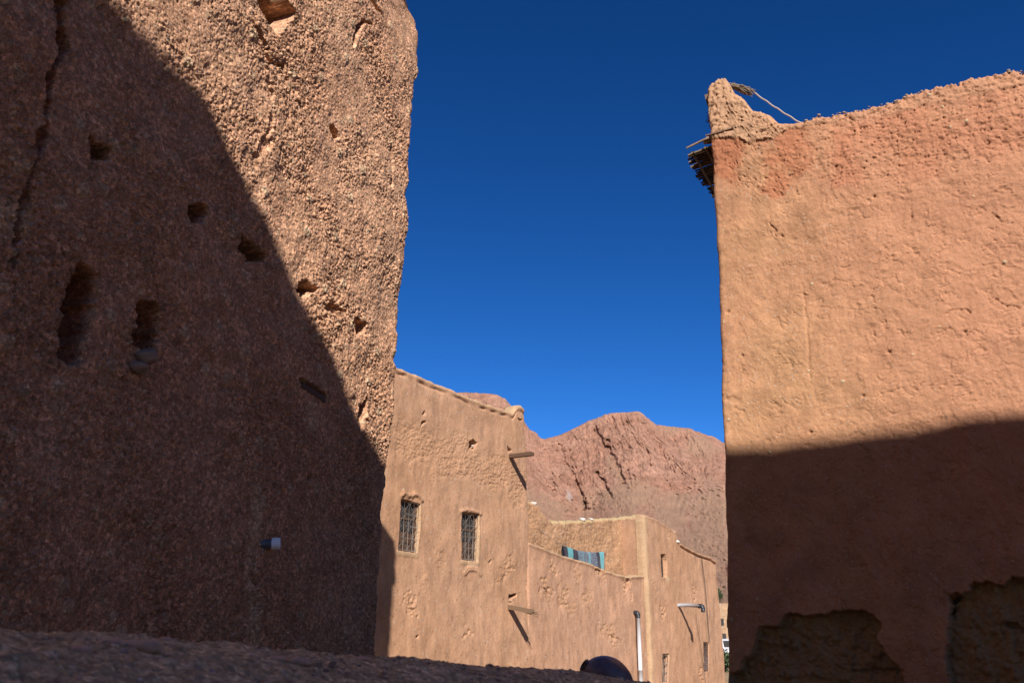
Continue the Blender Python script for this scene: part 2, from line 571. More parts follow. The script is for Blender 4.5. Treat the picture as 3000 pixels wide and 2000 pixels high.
def tower_h(u, v):
    h = 0.05 * fbm(u * 0.5, v * 0.5, 1, 3) + 0.022 * fbm(u * 2.2, v * 2.2, 2, 3)
    # patches that have weathered deeper, and smoother trowelled patches
    px_c = lambda a, b: np.array(TOWER.uv(a, b))
    rough = 0.36 + 0.62 * sm(fbm(u * 0.9 + 4, v * 0.9, 21, 3), -0.35, 0.6)
    smooth_band = TOWER.uvs([(1130, 60), (1190, 200), (1215, 240), (1260, 150), (1250, -40), (1130, -40)])
    s = box_sel(u, v, smooth_band, 0.3)
    rough[s] *= 1 - 0.55 * sm(poly_sd(u[s], v[s], smooth_band), -0.05, 0.15)
    for (a, b, r) in ((830, 170, 0.8), (760, 130, 0.5), (1080, 120, 0.6), (960, 920, 0.7), (1120, 1180, 0.6), (1150, 420, 0.5)):
        c = px_c(a, b)
        rough += 0.5 * np.exp(-((u - c[0]) ** 2 + (v - c[1]) ** 2) / (r * r * 0.6))
    wu = u + 0.03 * perlin(u * 9, v * 9, 50)
    wv = v + 0.03 * perlin(u * 9, v * 9, 51)
    f1, f2, idr = worley(wu * 13, wv * 13, 6)
    st = sm(0.55 * idr ** 2 + 0.12 - f1, -0.05, 0.22) * (idr > 0.25)
    h = h + rough * 0.010 * st
    g1, g2, idg = worley(wu * 33, wv * 33, 16)
    h = h + rough * 0.011 * sm(0.5 - g1, 0, 0.45) * (idg > 0.35)
    h = h - rough * 0.030 * sm(idg, 0.74, 0.8) * sm(0.55 - g1, 0, 0.3)
    h = h + rough * (0.008 * fbm(u * 8, v * 8, 4, 3, 0.6) + 0.017 * fbm(wu * 27, wv * 27, 5, 3, 0.78))
    # larger cobbles scattered in the clay
    k1, k2, idk = worley(u * 3.1, v * 3.1, 26)
    cob = sm(0.26 - k1, 0, 0.12) * (idk > 0.72)
    h = h + 0.014 * cob
    stone = np.clip(sm(0.40 - f1, 0, 0.15) * (idr > 0.93) + sm(0.5 - g1, 0, 0.2) * (idg > 0.965) + cob * (idk > 0.86), 0, 1)
    # shrinkage crack down the near end
    crack = TOWER.uvs([(190, -140), (178, 0), (183, 70), (186, 140), (158, 223), (152, 312), (134, 402), (112, 482), (94, 536), (71, 625), (62, 670), (50, 760)])
    carve_line(h, u, v, crack, 0.16, 0.055, 0.04, 6)
    carve_poly(h, u, v, TOWER.uvs([(172, 70), (190, 66), (204, 110), (206, 150), (180, 152), (165, 120)]), 0.22)
    carve_poly(h, u, v, TOWER.uvs([(170, -80), (200, -80), (197, 30), (165, 40)]), 0.2)
    P = lambda L, dep, **k: carve_poly(h, u, v, TOWER.uvs(L), dep, **k)
    P([(268, 392), (290, 415), (333, 433), (314, 466), (270, 466)], 0.85)
    P([(552, 604), (575, 594), (600, 606), (606, 628), (590, 650), (560, 650), (548, 630)], 0.85, wob=0.02)
    P([(242, 771), (295, 801), (288, 846), (274, 931), (253, 1001), (242, 1067), (170, 1053), (175, 983), (189, 896), (210, 839), (224, 797)], 1.2, wob=0.035)
    P([(407, 885), (449, 881), (474, 896), (470, 1001), (459, 1036), (438, 1039), (403, 1011), (393, 990), (400, 931)], 1.2, wob=0.03)
    P([(704, 684), (716, 700), (752, 722), (784, 746), (779, 768), (722, 763), (699, 722)], 0.75)
    P([(874, 832), (898, 820), (930, 850), (888, 872), (874, 855)], 0.5, wob=0.03)
    P([(1041, 930), (1074, 948), (1075, 972), (1044, 985)], 0.6, wob=0.03)
    P([(868, 1108), (885, 1112), (955, 1162), (940, 1172), (880, 1130)], 0.5, wob=0.015)
    P([(1050, 1200), (1075, 1165), (1082, 1172), (1073, 1210), (1064, 1255), (1056, 1262)], 0.5, wob=0.025)
    P([(700, -140), (800, -140), (843, 0), (872, 38), (819, 101), (788, 65), (763, 23), (745, -20)], 1.6, soft=0.02, wob=0.015)
    P([(972, 366), (988, 366), (1006, 402), (983, 408)], 0.5, wob=0.02)
    P([(900, 1395), (915, 1390), (920, 1405), (905, 1412)], 0.12)
    carve_line(h, u, v, TOWER.uvs([(1035, 135), (1044, 92), (1060, 65), (1085, 70)]), 0.16, 0.06, 0.03)
    carve_line(h, u, v, TOWER.uvs([(1078, -10), (1090, 12), (1115, 40)]), 0.15, 0.055, 0.02)
    carve_line(h, u, v, TOWER.uvs([(1152, 395), (1146, 440), (1150, 490), (1143, 545)]), 0.10, 0.05, 0.04)
    carve_line(h, u, v, TOWER.uvs([(745, 80), (770, 130), (790, 180), (835, 190), (840, 245)]), 0.12, 0.06, 0.07)
    carve_line(h, u, v, TOWER.uvs([(790, 250), (800, 330), (780, 400), (750, 480)]), 0.04, 0.10, 0.07)
    carve_line(h, u, v, TOWER.uvs([(745, 1640), (740, 1690), (752, 1715)]), 0.07, 0.04, 0.03)
    P([(940, 900), (985, 930), (1010, 905), (975, 880)], 0.10, wob=0.08)
    # irregular chips along the corner
    tr = t_uR(v)
    h = h - 0.04 * sm(0.22 - (tr - u), 0, 0.2) * sm(fbm(v * 2.4, v * 0 + 1.5, 61, 4), 0.0, 0.7)
    streak = TOWER.uvs([(752, 1490), (745, 1560), (733, 1620), (742, 1720), (748, 1800), (742, 1890)])
    pale = np.zeros(u.shape)
    s = box_sel(u, v, streak, 0.4)
    pale[s] = (1 - sm(seg_dist(u[s], v[s], streak) + 0.09 * fbm(u[s] * 7, v[s] * 2, 41, 3), 0.03, 0.16))
    for q, w in (((735, 1560), 0.16), ((915, 1215), 0.22), ((40, 640), 0.25), ((720, 1035), 0.1), ((65, 455), 0.10)):
        c = px_c(*q)
        pale = np.maximum(pale, 0.8 * (1 - sm(np.hypot(u - c[0], v - c[1]) + 0.1 * fbm(u * 6, v * 6, 43, 3), w * 0.5, w)))
    h = h - 0.008 * pale * (rough - 0.3)
    return h, {'stone': stone, 'pale': pale}


tw = empty('mud_tower', TOWER.xyz(8, GROUND), 'tall rough rammed earth tower with putlog holes, mostly in deep shade', 'tower')
relief_wall('wall', TOWER, t_uL, t_uR, GROUND, t_top, 0.012, 0.012, tower_h, 0.13, 3.2, M['pise'], tw, K=12, rim_amp=0.05)
mb = MB()
for k, (a, b, r) in enumerate(((425, 1046, 0.10), (402, 1076, 0.085))):
    mb = MB()
    mb.rock(TOWER.at(a, b) + TOWER.n * 0.02, r, 40 + k, 3, (1, 1, 0.75))
    mb.build('sill_stone', M['brownstone'], tw, True)
mb = MB()
a, b = TOWER.at(876, 1128), TOWER.at(944, 1172)
mb.box((a + b) / 2 - TOWER.n * 0.04, (b - a) / 2, TOWER.n * 0.09, np.cross((b - a) / np.linalg.norm(b - a), TOWER.n) * 0.035)
mb.build('plank_end', M['wood'], tw)

# unseen tower extension added to bounce warm sunlight into the shade
def plain_h(u, v):
    return 0.05 * fbm(u * 0.6, v * 0.6, 961, 3) + 0.03 * fbm(u * 4, v * 4, 962, 4, 0.65), {'stone': 0 * u, 'pale': 0 * u, 'red': 0 * u, 'raw': 0 * u, 'pink': 0 * u + 0.5}


relief_wall('added_side_wall', TOWER, lambda v: np.full(np.shape(v), -9.0), lambda v: np.full(np.shape(v), 2.99), GROUND, lambda u: np.full(np.shape(u), T_TOP - 0.3), 0.06, 0.06, plain_h, 0.02, 1.5, M['pise'], tw, K=2)

# drain pipe stub with a white socket, set in the shaded tower
pb = TOWER.at(772, 1592)
axis = TOWER.n * 0.80 + TOWER.d * 0.45 + np.array([0, 0, 0.03])
axis /= np.linalg.norm(axis)
pp = empty('drain_pipe', pb, 'short blue grey pipe with white socket end stuck in the shaded tower', 'pipe')
mb = MB()
mb.tube([pb - axis * 0.15, pb + axis * 0.12], 0.05, 20)
mb.build('pipe', M['bluegrey'], pp, True)
mb = MB()
n_ = 24
e1 = np.cross(axis, [0, 0, 1]); e1 /= np.linalg.norm(e1)
e2 = np.cross(e1, axis)
prof = [(0.09, 0.05), (0.09, 0.066), (0.175, 0.066), (0.18, 0.063), (0.18, 0.054), (0.12, 0.05), (0.12, 0.001)]
vs = [pb + axis * z + r * (math.cos(2 * math.pi * k / n_) * e1 + math.sin(2 * math.pi * k / n_) * e2) for z, r in prof for k in range(n_)]
fs = [(i * n_ + k, i * n_ + (k + 1) % n_, (i + 1) * n_ + (k + 1) % n_, (i + 1) * n_ + k) for i in range(len(prof) - 1) for k in range(n_)]
mb.add(vs, fs)
M['brightwhite'] = mat_plain('bright_white_plastic', (1.25, 1.25, 1.22), 0.4, 0.05, 6)
so = mb.build('socket', M['brightwhite'], pp, False)

# ------------------------------------------------------------------ tall house in the middle
top_px = [(1040, 1015), (1110, 1050), (1166, 1074), (1195, 1087), (1258, 1113), (1318, 1135), (1387, 1168), (1459, 1192), (1503, 1206), (1511, 1197), (1517, 1188), (1530, 1185), (1540, 1193), (1544, 1215), (1556, 1222)]
tu = HOUSE.uvs(top_px)
hr = HOUSE.uvs([(1543, 1150), (1543, 1251), (1548, 1366), (1551, 1466), (1553, 1600), (1556, 1800), (1560, 2000), (1566, 2200)])
hr = hr[np.argsort(hr[:, 1])]


def wander(u, f=1.3, a=0.05, seed=90):
    return a * fbm(u * f, u * 0 + seed * 0.37, seed, 4)


def hs_h(u, v):
    h = 0.05 * fbm(u * 0.5, v * 0.5, 101, 3) + 0.010 * fbm(u * 2.5, v * 1.6, 102, 4)
    P = lambda L, dep, **k: carve_poly(h, u, v, HOUSE.uvs(L), dep, **k)
    tv = np.interp(u, tu[:, 0], tu[:, 1])
    # coping: a lumpy lip with an undercut line
    lip = np.exp(-((tv - v - 0.08) / 0.09) ** 2)
    und = np.exp(-((tv - v - 0.22 - 0.05 * perlin(u * 2, u * 0, 7)) / 0.045) ** 2) * sm(perlin(u * 1.7, u * 0 + 2, 17), -0.3, 0.2)
    h += 0.03 * lip - 0.05 * und
    # band where the render has worn to stony mud
    reg = HOUSE.uvs([(1150, 1235), (1240, 1240), (1340, 1270), (1400, 1310), (1470, 1330), (1540, 1390), (1545, 1480), (1480, 1440), (1400, 1420), (1300, 1400), (1200, 1350), (1150, 1330)])
    s = box_sel(u, v, reg, 0.8)
    uu, vv = u[s], v[s]
    m = sm(poly_sd(uu, vv, reg) + 0.35 * fbm(uu * 1.4, vv * 1.4, 104, 4), -0.15, 0.25)
    f1, f2, idr = worley(uu * 9, vv * 9, 106)
    h[s] += m * 0.8 * (0.022 * fbm(uu * 4, vv * 6, 107, 3, 0.7) + 0.018 * fbm(uu * 11, vv * 17, 108, 3, 0.7) + 0.006 * sm(0.4 - f1, 0, 0.3) * (idr > 0.6) - 0.02)
    raw = np.zeros(u.shape)
    raw[s] = m
    # scattered broken spots
    for (a, b, r, dp, sd_) in ((1205, 1768, 0.33, 0.05, 1), (1372, 1858, 0.20, 0.05, 2), (1490, 1655, 0.4, 0.03, 3), (1470, 1690, 0.3, 0.03, 4), (1290, 1640, 0.3, 0.02, 5), (1240, 1700, 0.3, 0.015, 6), (1520, 1470, 0.4, 0.03, 8)):
        c = HOUSE.uv(a, b)
        d = np.hypot(u - c[0], v - c[1]) + 0.22 * fbm(u * 4, v * 4, 120 + sd_, 3)
        mm = 1 - sm(d, r * 0.5, r)
        h += mm * (-dp * 0.5 + dp * 0.8 * fbm(u * 5, v * 8, 130 + sd_, 3, 0.7))
        raw = np.maximum(raw, mm)
    for L, dp in (([(1232, 1214), (1243, 1205), (1244, 1212), (1236, 1216)], 0.12), ([(1228, 1248), (1236, 1234), (1252, 1232), (1240, 1242), (1232, 1254)], 0.14),
                  ([(1376, 1292), (1388, 1286), (1399, 1297), (1394, 1310), (1386, 1319), (1376, 1312)], 0.22), ([(1486, 1306), (1498, 1318), (1488, 1326)], 0.2),
                  ([(1493, 1741), (1516, 1738), (1514, 1747), (1503, 1750), (1500, 1760), (1506, 1764), (1492, 1768)], 0.25), ([(1217, 1862), (1224, 1861), (1224, 1867), (1218, 1868)], 0.14),
                  ([(1432, 1415), (1442, 1413), (1441, 1418), (1433, 1419)], 0.08), ([(1515, 1222), (1538, 1230), (1526, 1232)], 0.12), ([(1430, 1647), (1438, 1638), (1440, 1642), (1433, 1652)], 0.1),
                  ([(1542, 1698), (1548, 1720), (1549, 1728), (1543, 1722)], 0.1)):
        P(L, dp, soft=0.025, wob=0.025, freq=6)
    # arched ridge under the second window
    arc = HOUSE.uvs([(1362, 1678), (1372, 1666), (1384, 1664), (1398, 1668), (1408, 1680)])
    s = box_sel(u, v, arc, 0.3)
    d = seg_dist(u[s], v[s], arc)
    h[s] += 0.05 * np.exp(-((d - 0.03) / 0.05) ** 2)
    # moulded scallops over the windows, plastered sills
    for L, am in (([(1174, 1452), (1182, 1442), (1192, 1451), (1204, 1453), (1214, 1446), (1226, 1452), (1236, 1465)], 0.07), ([(1350, 1497), (1370, 1493), (1392, 1499), (1408, 1504)], 0.06)):
        arc = HOUSE.uvs(L)
        s = box_sel(u, v, arc, 0.4)
        d = seg_dist(u[s], v[s], arc) + 0.03 * perlin(u[s] * 8, v[s] * 8, 140)
        h[s] += am * np.exp(-(d / 0.06) ** 2)
    pale = np.zeros(u.shape)
    for L in ([(1166, 1618), (1224, 1626)], [(1352, 1646), (1402, 1650)], [(1230, 1480), (1222, 1615)], [(1403, 1512), (1400, 1645)]):
        q = HOUSE.uvs(L)
        s = box_sel(u, v, q, 0.4)
        d = seg_dist(u[s], v[s], q) + 0.03 * perlin(u[s] * 6, v[s] * 6, 141)
        mm = 1 - sm(d, 0.02, 0.11)
        pale[s] = np.maximum(pale[s], 0.45 * mm)
        h[s] += 0.02 * mm
    pale = np.maximum(pale, 0.55 * sm(0.14 - (tv - v), 0, 0.1))
    for w in ([(1174, 1462), (1233, 1475), (1223, 1618), (1168, 1611)], [(1353, 1501), (1405, 1506), (1398, 1643), (1353, 1639)]):
        P(w, 0.24, soft=0.012, wob=0.006)
    return h, {'raw': raw, 'pale': pale}


hs = empty('mud_house', HOUSE.xyz(28, GROUND), 'tall tan mud house with two grilled windows beside the rough tower', 'house')
HL = HOUSE.uv(1000, 1100)[0]
relief_wall('wall', HOUSE, lambda v: np.full(np.shape(v), HL), lambda v: np.interp(v, hr[:, 1], hr[:, 0]) + wander(v, 1.1, 0.03, 91), GROUND - 0.2,
            lambda u: np.interp(u, tu[:, 0], tu[:, 1]) + wander(u, 2.2, 0.035, 92), 0.024, 0.024, hs_h, 0.14, 0.55, M['house'], hs, K=5, rim_amp=0.05)
hru = float(hr[0, 0])
mb = MB()
ub, vb = (HL + hru) / 2, (GROUND - 0.2 + 7.0) / 2
mb.box(HOUSE.xyz(ub, vb, -3.6), HOUSE.d * ((hru - HL) / 2 - 0.12), HOUSE.n * 3.03, np.array([0, 0, (7.0 - GROUND + 0.2) / 2]))
mb.build('house_body', M['house'], hs)


def bars(parent, pl, quad, nv, nh, recess, r, mat, scroll=True, name='grille'):
    """wrought grille: uprights, rails and scrolls filling a quad (tl, tr, br, bl in wall u,v)"""
    tl, tr, br, bl = [np.array(q) for q in quad]
    B = lambda s, t: (bl * (1 - s) + br * s) * (1 - t) + (tl * (1 - s) + tr * s) * t
    X = lambda s, t: pl.xyz(*B(s, t), recess)
    mb = MB()
    for k in range(nv + 1):
        s = 0.02 + 0.96 * k / nv
        mb.tube([X(s, 0.0), X(s, 1.0)], r, 6)
    for k in range(nh + 1):
        t = 0.015 + 0.97 * k / nh
        mb.tube([X(0, t), X(1, t)], r * 1.05, 6)
    if scroll:
        for k in range(nv):
            for j in range(nh):
                s0, t0 = (k + 0.5) / nv, (j + 0.5) / nh
                pts = []
                sg = 1 if (k + j) % 2 else -1
                for q in range(15):
                    a = q / 14 * 2 * math.pi * 1.0
                    rr = 0.42 * (0.35 + 0.65 * abs(math.cos(a / 2)))
                    pts.append(X(s0 + sg * math.sin(a) * rr / nv, t0 + (q / 14 - 0.5) * 0.9 / nh))
                mb.tube(pts, r * 0.7, 5)
    return mb.build(name, mat, parent, True)


def window(house, pl, px, nv, nh, recess=-0.2, iron='iron', mat='shutter', boards=3, scroll=True, r=0.0075):
    q = pl.uvs(px)
    tl, tr, br, bl = q
    cu, cv = q[:, 0].mean(), q[:, 1].mean()
    w, hgt = (np.linalg.norm(tr - tl) + np.linalg.norm(br - bl)) / 2, (np.linalg.norm(tl - bl) + np.linalg.norm(tr - br)) / 2
    mb = MB()
    for k in range(boards):
        f0 = (k + 0.5) / boards - 0.5
        mb.box(pl.xyz(cu + f0 * w * 0.9, cv, recess + 0.018 * (k % 2)), pl.d * (w * 0.47 / boards), pl.n * 0.015, np.array([0, 0, hgt * 0.47]))
    wn = mb.build('window', M[mat], house)
    mb = MB()
    fw = 0.035
    for sgn in (-1, 1):
        mb.box(pl.xyz(cu + sgn * (w / 2 - fw * 0.6), cv, recess + 0.05), pl.d * fw, pl.n * 0.035, np.array([0, 0, hgt * 0.5]))
        mb.box(pl.xyz(cu, cv + sgn * (hgt / 2 - fw), recess + 0.052), pl.d * (w / 2 - fw * 1.65), pl.n * 0.032, np.array([0, 0, fw]))
    mb.box(pl.xyz(cu, cv + hgt * 0.16, recess + 0.046), pl.d * (w / 2 - fw * 1.65), pl.n * 0.028, np.array([0, 0, 0.025]))
    mb.build('frame', M['wood'], wn)
    if scroll:
        for k in (-1, 1):
            mb = MB()
            mb.box(pl.xyz(cu + k * w * 0.235, cv + hgt * 0.17, recess + 0.036), pl.d * (w * 0.2), pl.n * 0.006, np.array([0, 0, hgt * 0.27]))
            mb.build('pane', M['pane'], wn)
    bars(wn, pl, q, nv, nh, -0.045, r, M[iron], scroll)
    return wn


window(hs, HOUSE, [(1174, 1463), (1232, 1475), (1222.5, 1617), (1168.5, 1611)], 4, 4)
window(hs, HOUSE, [(1353.5, 1502), (1404, 1507), (1397.5, 1642), (1353.5, 1639)], 4, 4)


def spout(house, pl, a, L, drop, sx=0.0, name='spout', mat='wood', r=0.06, ragged=False, seed=1):
    b = pl.at(*a)
    rr = random.Random(seed)
    mb = MB()
    tip = b + pl.n * L + np.array([0, 0, -drop]) + pl.d * sx
    dirv = (tip - b) / np.linalg.norm(tip - b)
    side = np.cross(dirv, [0, 0, 1]); side /= np.linalg.norm(side)
    upv = np.cross(side, dirv)
    # hollowed half log: floor and two lips
    st = b - dirv * 0.3
    n = 7
    for (o1, w, hgt) in ((0, r, r * 0.35), (-r * 0.85, r * 0.22, r * 0.8), (r * 0.85, r * 0.22, r * 0.8)):
        pts = []
        mb.box((st + tip) / 2 + side * o1 + upv * (hgt - r * 0.35) * 0.98, (tip - st) / 2 * (1 if o1 == 0 else rr.uniform(0.97, 1.0)), side * w, upv * hgt)
    if ragged:
        for k in range(7):
            o = side * rr.uniform(-r, r) + upv * rr.uniform(-0.03, 0.03)
            s0 = tip - dirv * 0.25 + o
            mb.tube([s0, tip + dirv * rr.uniform(0.02, 0.22) + o + np.array([0, 0, rr.uniform(-0.06, 0.02)]) + side * rr.uniform(-0.05, 0.05)], [0.018, 0.006], 5)
    return mb.build(name, M[mat], house)


spout(hs, HOUSE, (1494, 1339), 0.92, 0.02, 0.0, r=0.075)
spout(hs, HOUSE, (1494, 1781), 0.86, 0.15, 0.0, mat='palewood', r=0.078, ragged=True, seed=5)
mb = MB()
mb.rock(HOUSE.at(1388, 1305) - HOUSE.n * 0.05, 0.045, 3, 2)
mb.build('hole_stone', M['stone'], hs, True)  # white stone lodged in the wall hole

# ------------------------------------------------------------------ low house with a terrace
lt = HOUSE.uvs([(1540, 1582), (1550, 1587), (1588, 1603), (1653, 1626), (1730, 1649), (1768, 1666), (1800, 1677), (1837, 1686), (1860, 1684), (1895, 1683)])
HREC = HOUSE.back(0.012)
bt_px = [(1540, 1462), (1554, 1469), (1577, 1476), (1583, 1490), (1598, 1508), (1615, 1525), (1653, 1527), (1714, 1523), (1806, 1516), (1883, 1508), (1900, 1512), (1960, 1560)]
HB = HOUSE.back(1.0)
bt = HB.uvs(bt_px)


def low_h(u, v):
    h = 0.045 * fbm(u * 0.5, v * 0.5, 201, 3) + 0.010 * fbm(u * 2.5, v * 1.8, 202, 4)
    tv = np.interp(u, lt[:, 0], lt[:, 1])
    h += 0.05 * np.exp(-((tv - v - 0.05) / 0.07) ** 2)
    raw = np.zeros(u.shape)
    for (a, b, r, dp, sd_) in ((1760, 1675, 0.45, 0.07, 1), (1620, 1660, 0.3, 0.05, 2), (1838, 1705, 0.35, 0.08, 3), (1690, 1680, 0.3, 0.04, 4), (1650, 1745, 0.5, 0.04, 5), (1720, 1755, 0.5, 0.04, 6), (1600, 1725, 0.4, 0.05, 7), (1790, 1860, 0.4, 0.025, 8), (1767, 1844, 0.2, 0.05, 9), (1800, 1870, 0.3, 0.05, 10), (1680, 1790, 0.4, 0.02, 11)):
        c = HOUSE.uv(a, b)
        d = np.hypot(u - c[0], v - c[1]) + 0.3 * fbm(u * 3, v * 3, 220 + sd_, 3)
        mm = 1 - sm(d, r * 0.4, r)
        h += mm * (-dp * 0.5 + dp * 0.7 * fbm(u * 4, v * 7, 230 + sd_, 3, 0.7))
        raw = np.maximum(raw, mm)
    carve_line(h, u, v, HOUSE.uvs([(1834, 1686), (1843, 1700), (1844, 1714), (1849, 1730), (1852, 1752)]), 0.14, 0.07, 0.06, 5)
    carve_line(h, u, v, HOUSE.uvs([(1738, 1658), (1752, 1668), (1764, 1674)]), 0.12, 0.05, 0.04, 5)
    carve_line(h, u, v, HOUSE.uvs([(1595, 1722), (1604, 1730), (1610, 1738)]), 0.10, 0.05, 0.05, 5)
    carve_line(h, u, v, HOUSE.uvs([(1788, 1862), (1805, 1870), (1822, 1880)]), 0.04, 0.06, 0.08, 5)
    return h, {'raw': raw, 'pale': 0.7 * sm(0.1 - (tv - v), 0, 0.08)}


def back_h(u, v):
    h = 0.06 * fbm(u * 0.6, v * 0.6, 301, 3) + 0.016 * fbm(u * 3.0, v * 3.0, 302, 4, 0.6) + 0.012 * fbm(u * 8, v * 11, 303, 3, 0.6)
    f1, f2, idr = worley(u * 3, v * 4, 305)
    h += 0.01 * sm(0.4 - f1, 0, 0.3) * (idr > 0.6)
    tv = np.interp(u, bt[:, 0], bt[:, 1])
    return h, {'pale': sm(0.12 - (tv - v) + 0.05 * perlin(u * 3, v * 3, 310), 0, 0.08)}


lo = empty('terrace_house', HOUSE.xyz(35, GROUND), 'low tan mud house with an open terrace, between tall house and end house', 'house')
LU0, LU1 = float(np.interp(2.0, hr[:, 1], hr[:, 0])) + 0.0, HOUSE.uv(1884, 1700)[0] + 0.15
relief_wall('terrace_wall', HREC, lambda v: np.full(np.shape(v), LU0 - 0.2), lambda v: np.full(np.shape(v), LU1), GROUND - 0.2,
            lambda u: np.interp(u, lt[:, 0], lt[:, 1]) + wander(u, 2.0, 0.03, 93), 0.03, 0.03, low_h, 0.10, 0.4, M['low'], lo, K=4, rim_amp=0.04)
relief_wall('back_wall', HB, lambda v: np.full(np.shape(v), bt[0, 0] - 0.3), lambda v: np.full(np.shape(v), bt[-1, 0]), 1.5,
            lambda u: np.interp(u, bt[:, 0], bt[:, 1]) + wander(u, 2.5, 0.05, 94), 0.03, 0.03, back_h, 0.12, 0.45, M['backwall'], lo, K=4, rim_amp=0.05)
mb = MB()
mb.box(HOUSE.xyz((LU0 + LU1) / 2, 1.2, -2.9), HOUSE.d * ((LU1 - LU0) / 2 - 0.2), HOUSE.n * 2.45, np.array([0, 0, 1.9]))
mb.build('terrace_floor', M['house'], lo)
# white down pipe with a black elbow, on the front of the terrace wall
dp_ = empty('down_pipe', HOUSE.xyz(HOUSE.uv(1866, 2000)[0], GROUND), 'white plastic downpipe with a black elbow on the terrace house', 'pipe')
top_, bot_ = HOUSE.at(1860, 1804), HOUSE.at(1868, 2010)
top_ = HOUSE.xyz(HOUSE.uv(1860, 1804)[0], top_[2], 0.14)
bot_ = HOUSE.xyz(HOUSE.uv(1868, 2010)[0], GROUND - 0.1, 0.14)
mb = MB()
mid_ = top_ * 0.36 + bot_ * 0.64
mb.tube([top_, mid_], 0.075, 16)
mb.tube([mid_ + np.array([0, 0, 0.06]), bot_], 0.083, 16)
mb.build('pipe', M['white'], dp_, True)
mb = MB()
el = [top_ + HOUSE.n * -0.3 + np.array([0, 0, 0.13])] + [top_ + HOUSE.n * (-0.10 + 0.10 * math.sin(a)) + np.array([0, 0, 0.03 + 0.10 * math.cos(a)]) for a in np.linspace(0.1, 1.5, 6)] + [top_ - np.array([0, 0, 0.06])]
mb.tube(el, 0.088, 14)
mb.build('elbow', M['black'], dp_, True)

# ------------------------------------------------------------------ end house on the right
et = HOUSE.uvs([(1870, 1500), (1883, 1507), (1910, 1517), (1940, 1535), (1971, 1553), (1978, 1572), (1984, 1588), (2010, 1604), (2036, 1618), (2078, 1631), (2094, 1645), (2110, 1652)])
er = HOUSE.uvs([(2094, 1600), (2094, 1645), (2097, 1706), (2107, 1783), (2114, 1859), (2119, 1930), (2121, 1997), (2126, 2100)])
er = er[np.argsort(er[:, 1])]
HE = HOUSE.back(-0.10)
EL = HOUSE.uv(1884, 1600)[0]


def end_h(u, v):
    h = 0.04 * fbm(u * 0.5, v * 0.5, 401, 3) + 0.010 * fbm(u * 2.5, v * 1.8, 402, 4)
    P = lambda L, dep, **k: carve_poly(h, u, v, HE.uvs(L), dep, **k)
    P([(1938, 1624), (1950, 1622), (1955, 1640), (1953, 1690), (1940, 1690)], 0.3, soft=0.02, wob=0.02)
    P([(1941, 1916), (1960, 1915), (1957, 1996), (1941, 1996)], 0.3, soft=0.02, wob=0.015)
    P([(2060, 1880), (2076, 1882), (2077, 1965), (2063, 1965)], 0.2, soft=0.02, wob=0.01)
    for (a, b, r, dp, sd_) in ((1945, 1785, 0.25, 0.06, 1), (1945, 1812, 0.2, 0.05, 2), (2037, 1740, 0.35, 0.05, 3), (1960, 1560, 0.3, 0.04, 4), (2056, 1975, 0.3, 0.06, 5), (1915, 1720, 0.3, 0.02, 6)):
        c = HE.uv(a, b)
        d = np.hypot(u - c[0], v - c[1]) + 0.3 * fbm(u * 3, v * 3, 420 + sd_, 3)
        mm = 1 - sm(d, r * 0.3, r)
        h += mm * (-dp * 0.5 + dp * 0.9 * fbm(u * 8, v * 12, 430 + sd_, 3, 0.7))
    tv = np.interp(u, et[:, 0], et[:, 1])
    und = np.exp(-((tv - v - 0.16) / 0.04) ** 2) * sm(u, HE.uv(1985, 1600)[0], HE.uv(2000, 1610)[0])
    h += 0.05 * np.exp(-((tv - v - 0.05) / 0.07) ** 2) - 0.10 * und
    return h, {'raw': 0 * u, 'pale': np.clip(0.5 * sm(0.3 - (u - EL), 0, 0.2) + 0.8 * np.exp(-((u - HE.uv(1957, 1695)[0]) / 0.12) ** 2 - ((v - HE.uv(1957, 1695)[1]) / 0.12) ** 2), 0, 1)}


en = empty('end_house', HOUSE.xyz(45, GROUND), 'tan mud house at the far end of the row with slit windows and sloping top', 'house')
relief_wall('wall', HE, lambda v: np.full(np.shape(v), EL) + wander(v, 1.0, 0.02, 95), lambda v: np.interp(v, er[:, 1], er[:, 0]) + wander(v, 1.0, 0.03, 96), GROUND - 0.2,
            lambda u: np.interp(u, et[:, 0], et[:, 1]) + wander(u, 2.0, 0.03, 97), 0.032, 0.032, end_h, 0.14, 0.40, M['house'], en, K=3, rim_amp=0.012)
mb = MB()
eR = float(er[0, 0])
bz = [(EL + 0.02, 6.3), (EL + 2.2, 6.0), (EL + 4.2, 5.0), (eR - 0.85, 4.7)]
ring_ = [(u_, dz_, z_) for dz_ in (-0.36, -6.0) for u_, z_ in bz]
nb = len(bz)
mb.add([HE.xyz(u_, GROUND - 0.2, d_) for u_, d_, z_ in ring_] + [HE.xyz(u_, z_, d_) for u_, d_, z_ in ring_],
       [(k, k + 1, 2 * nb + k + 1, 2 * nb + k) for k in range(nb - 1)] + [(nb + k + 1, nb + k, 3 * nb + k, 3 * nb + k + 1) for k in range(nb - 1)]
       + [(2 * nb + k, 2 * nb + k + 1, 3 * nb + k + 1, 3 * nb + k) for k in range(nb - 1)] + [(nb, 0, 2 * nb, 3 * nb), (nb - 1, 2 * nb - 1, 4 * nb - 1, 3 * nb - 1)])
mb.build('house_body', M['house'], en)
window(en, HE, [(1941, 1918), (1959, 1917), (1957, 1994), (1942, 1994)], 3, 3, -0.24, 'iron', 'shutter', 2, False, 0.012)
window(en, HE, [(2061, 1882), (2076, 1883), (2076.5, 1964), (2064, 1964)], 4, 5, -0.16, 'darkiron', 'shutter', 3, False, 0.02)
mb = MB()
q = HE.uv(1946, 1675)
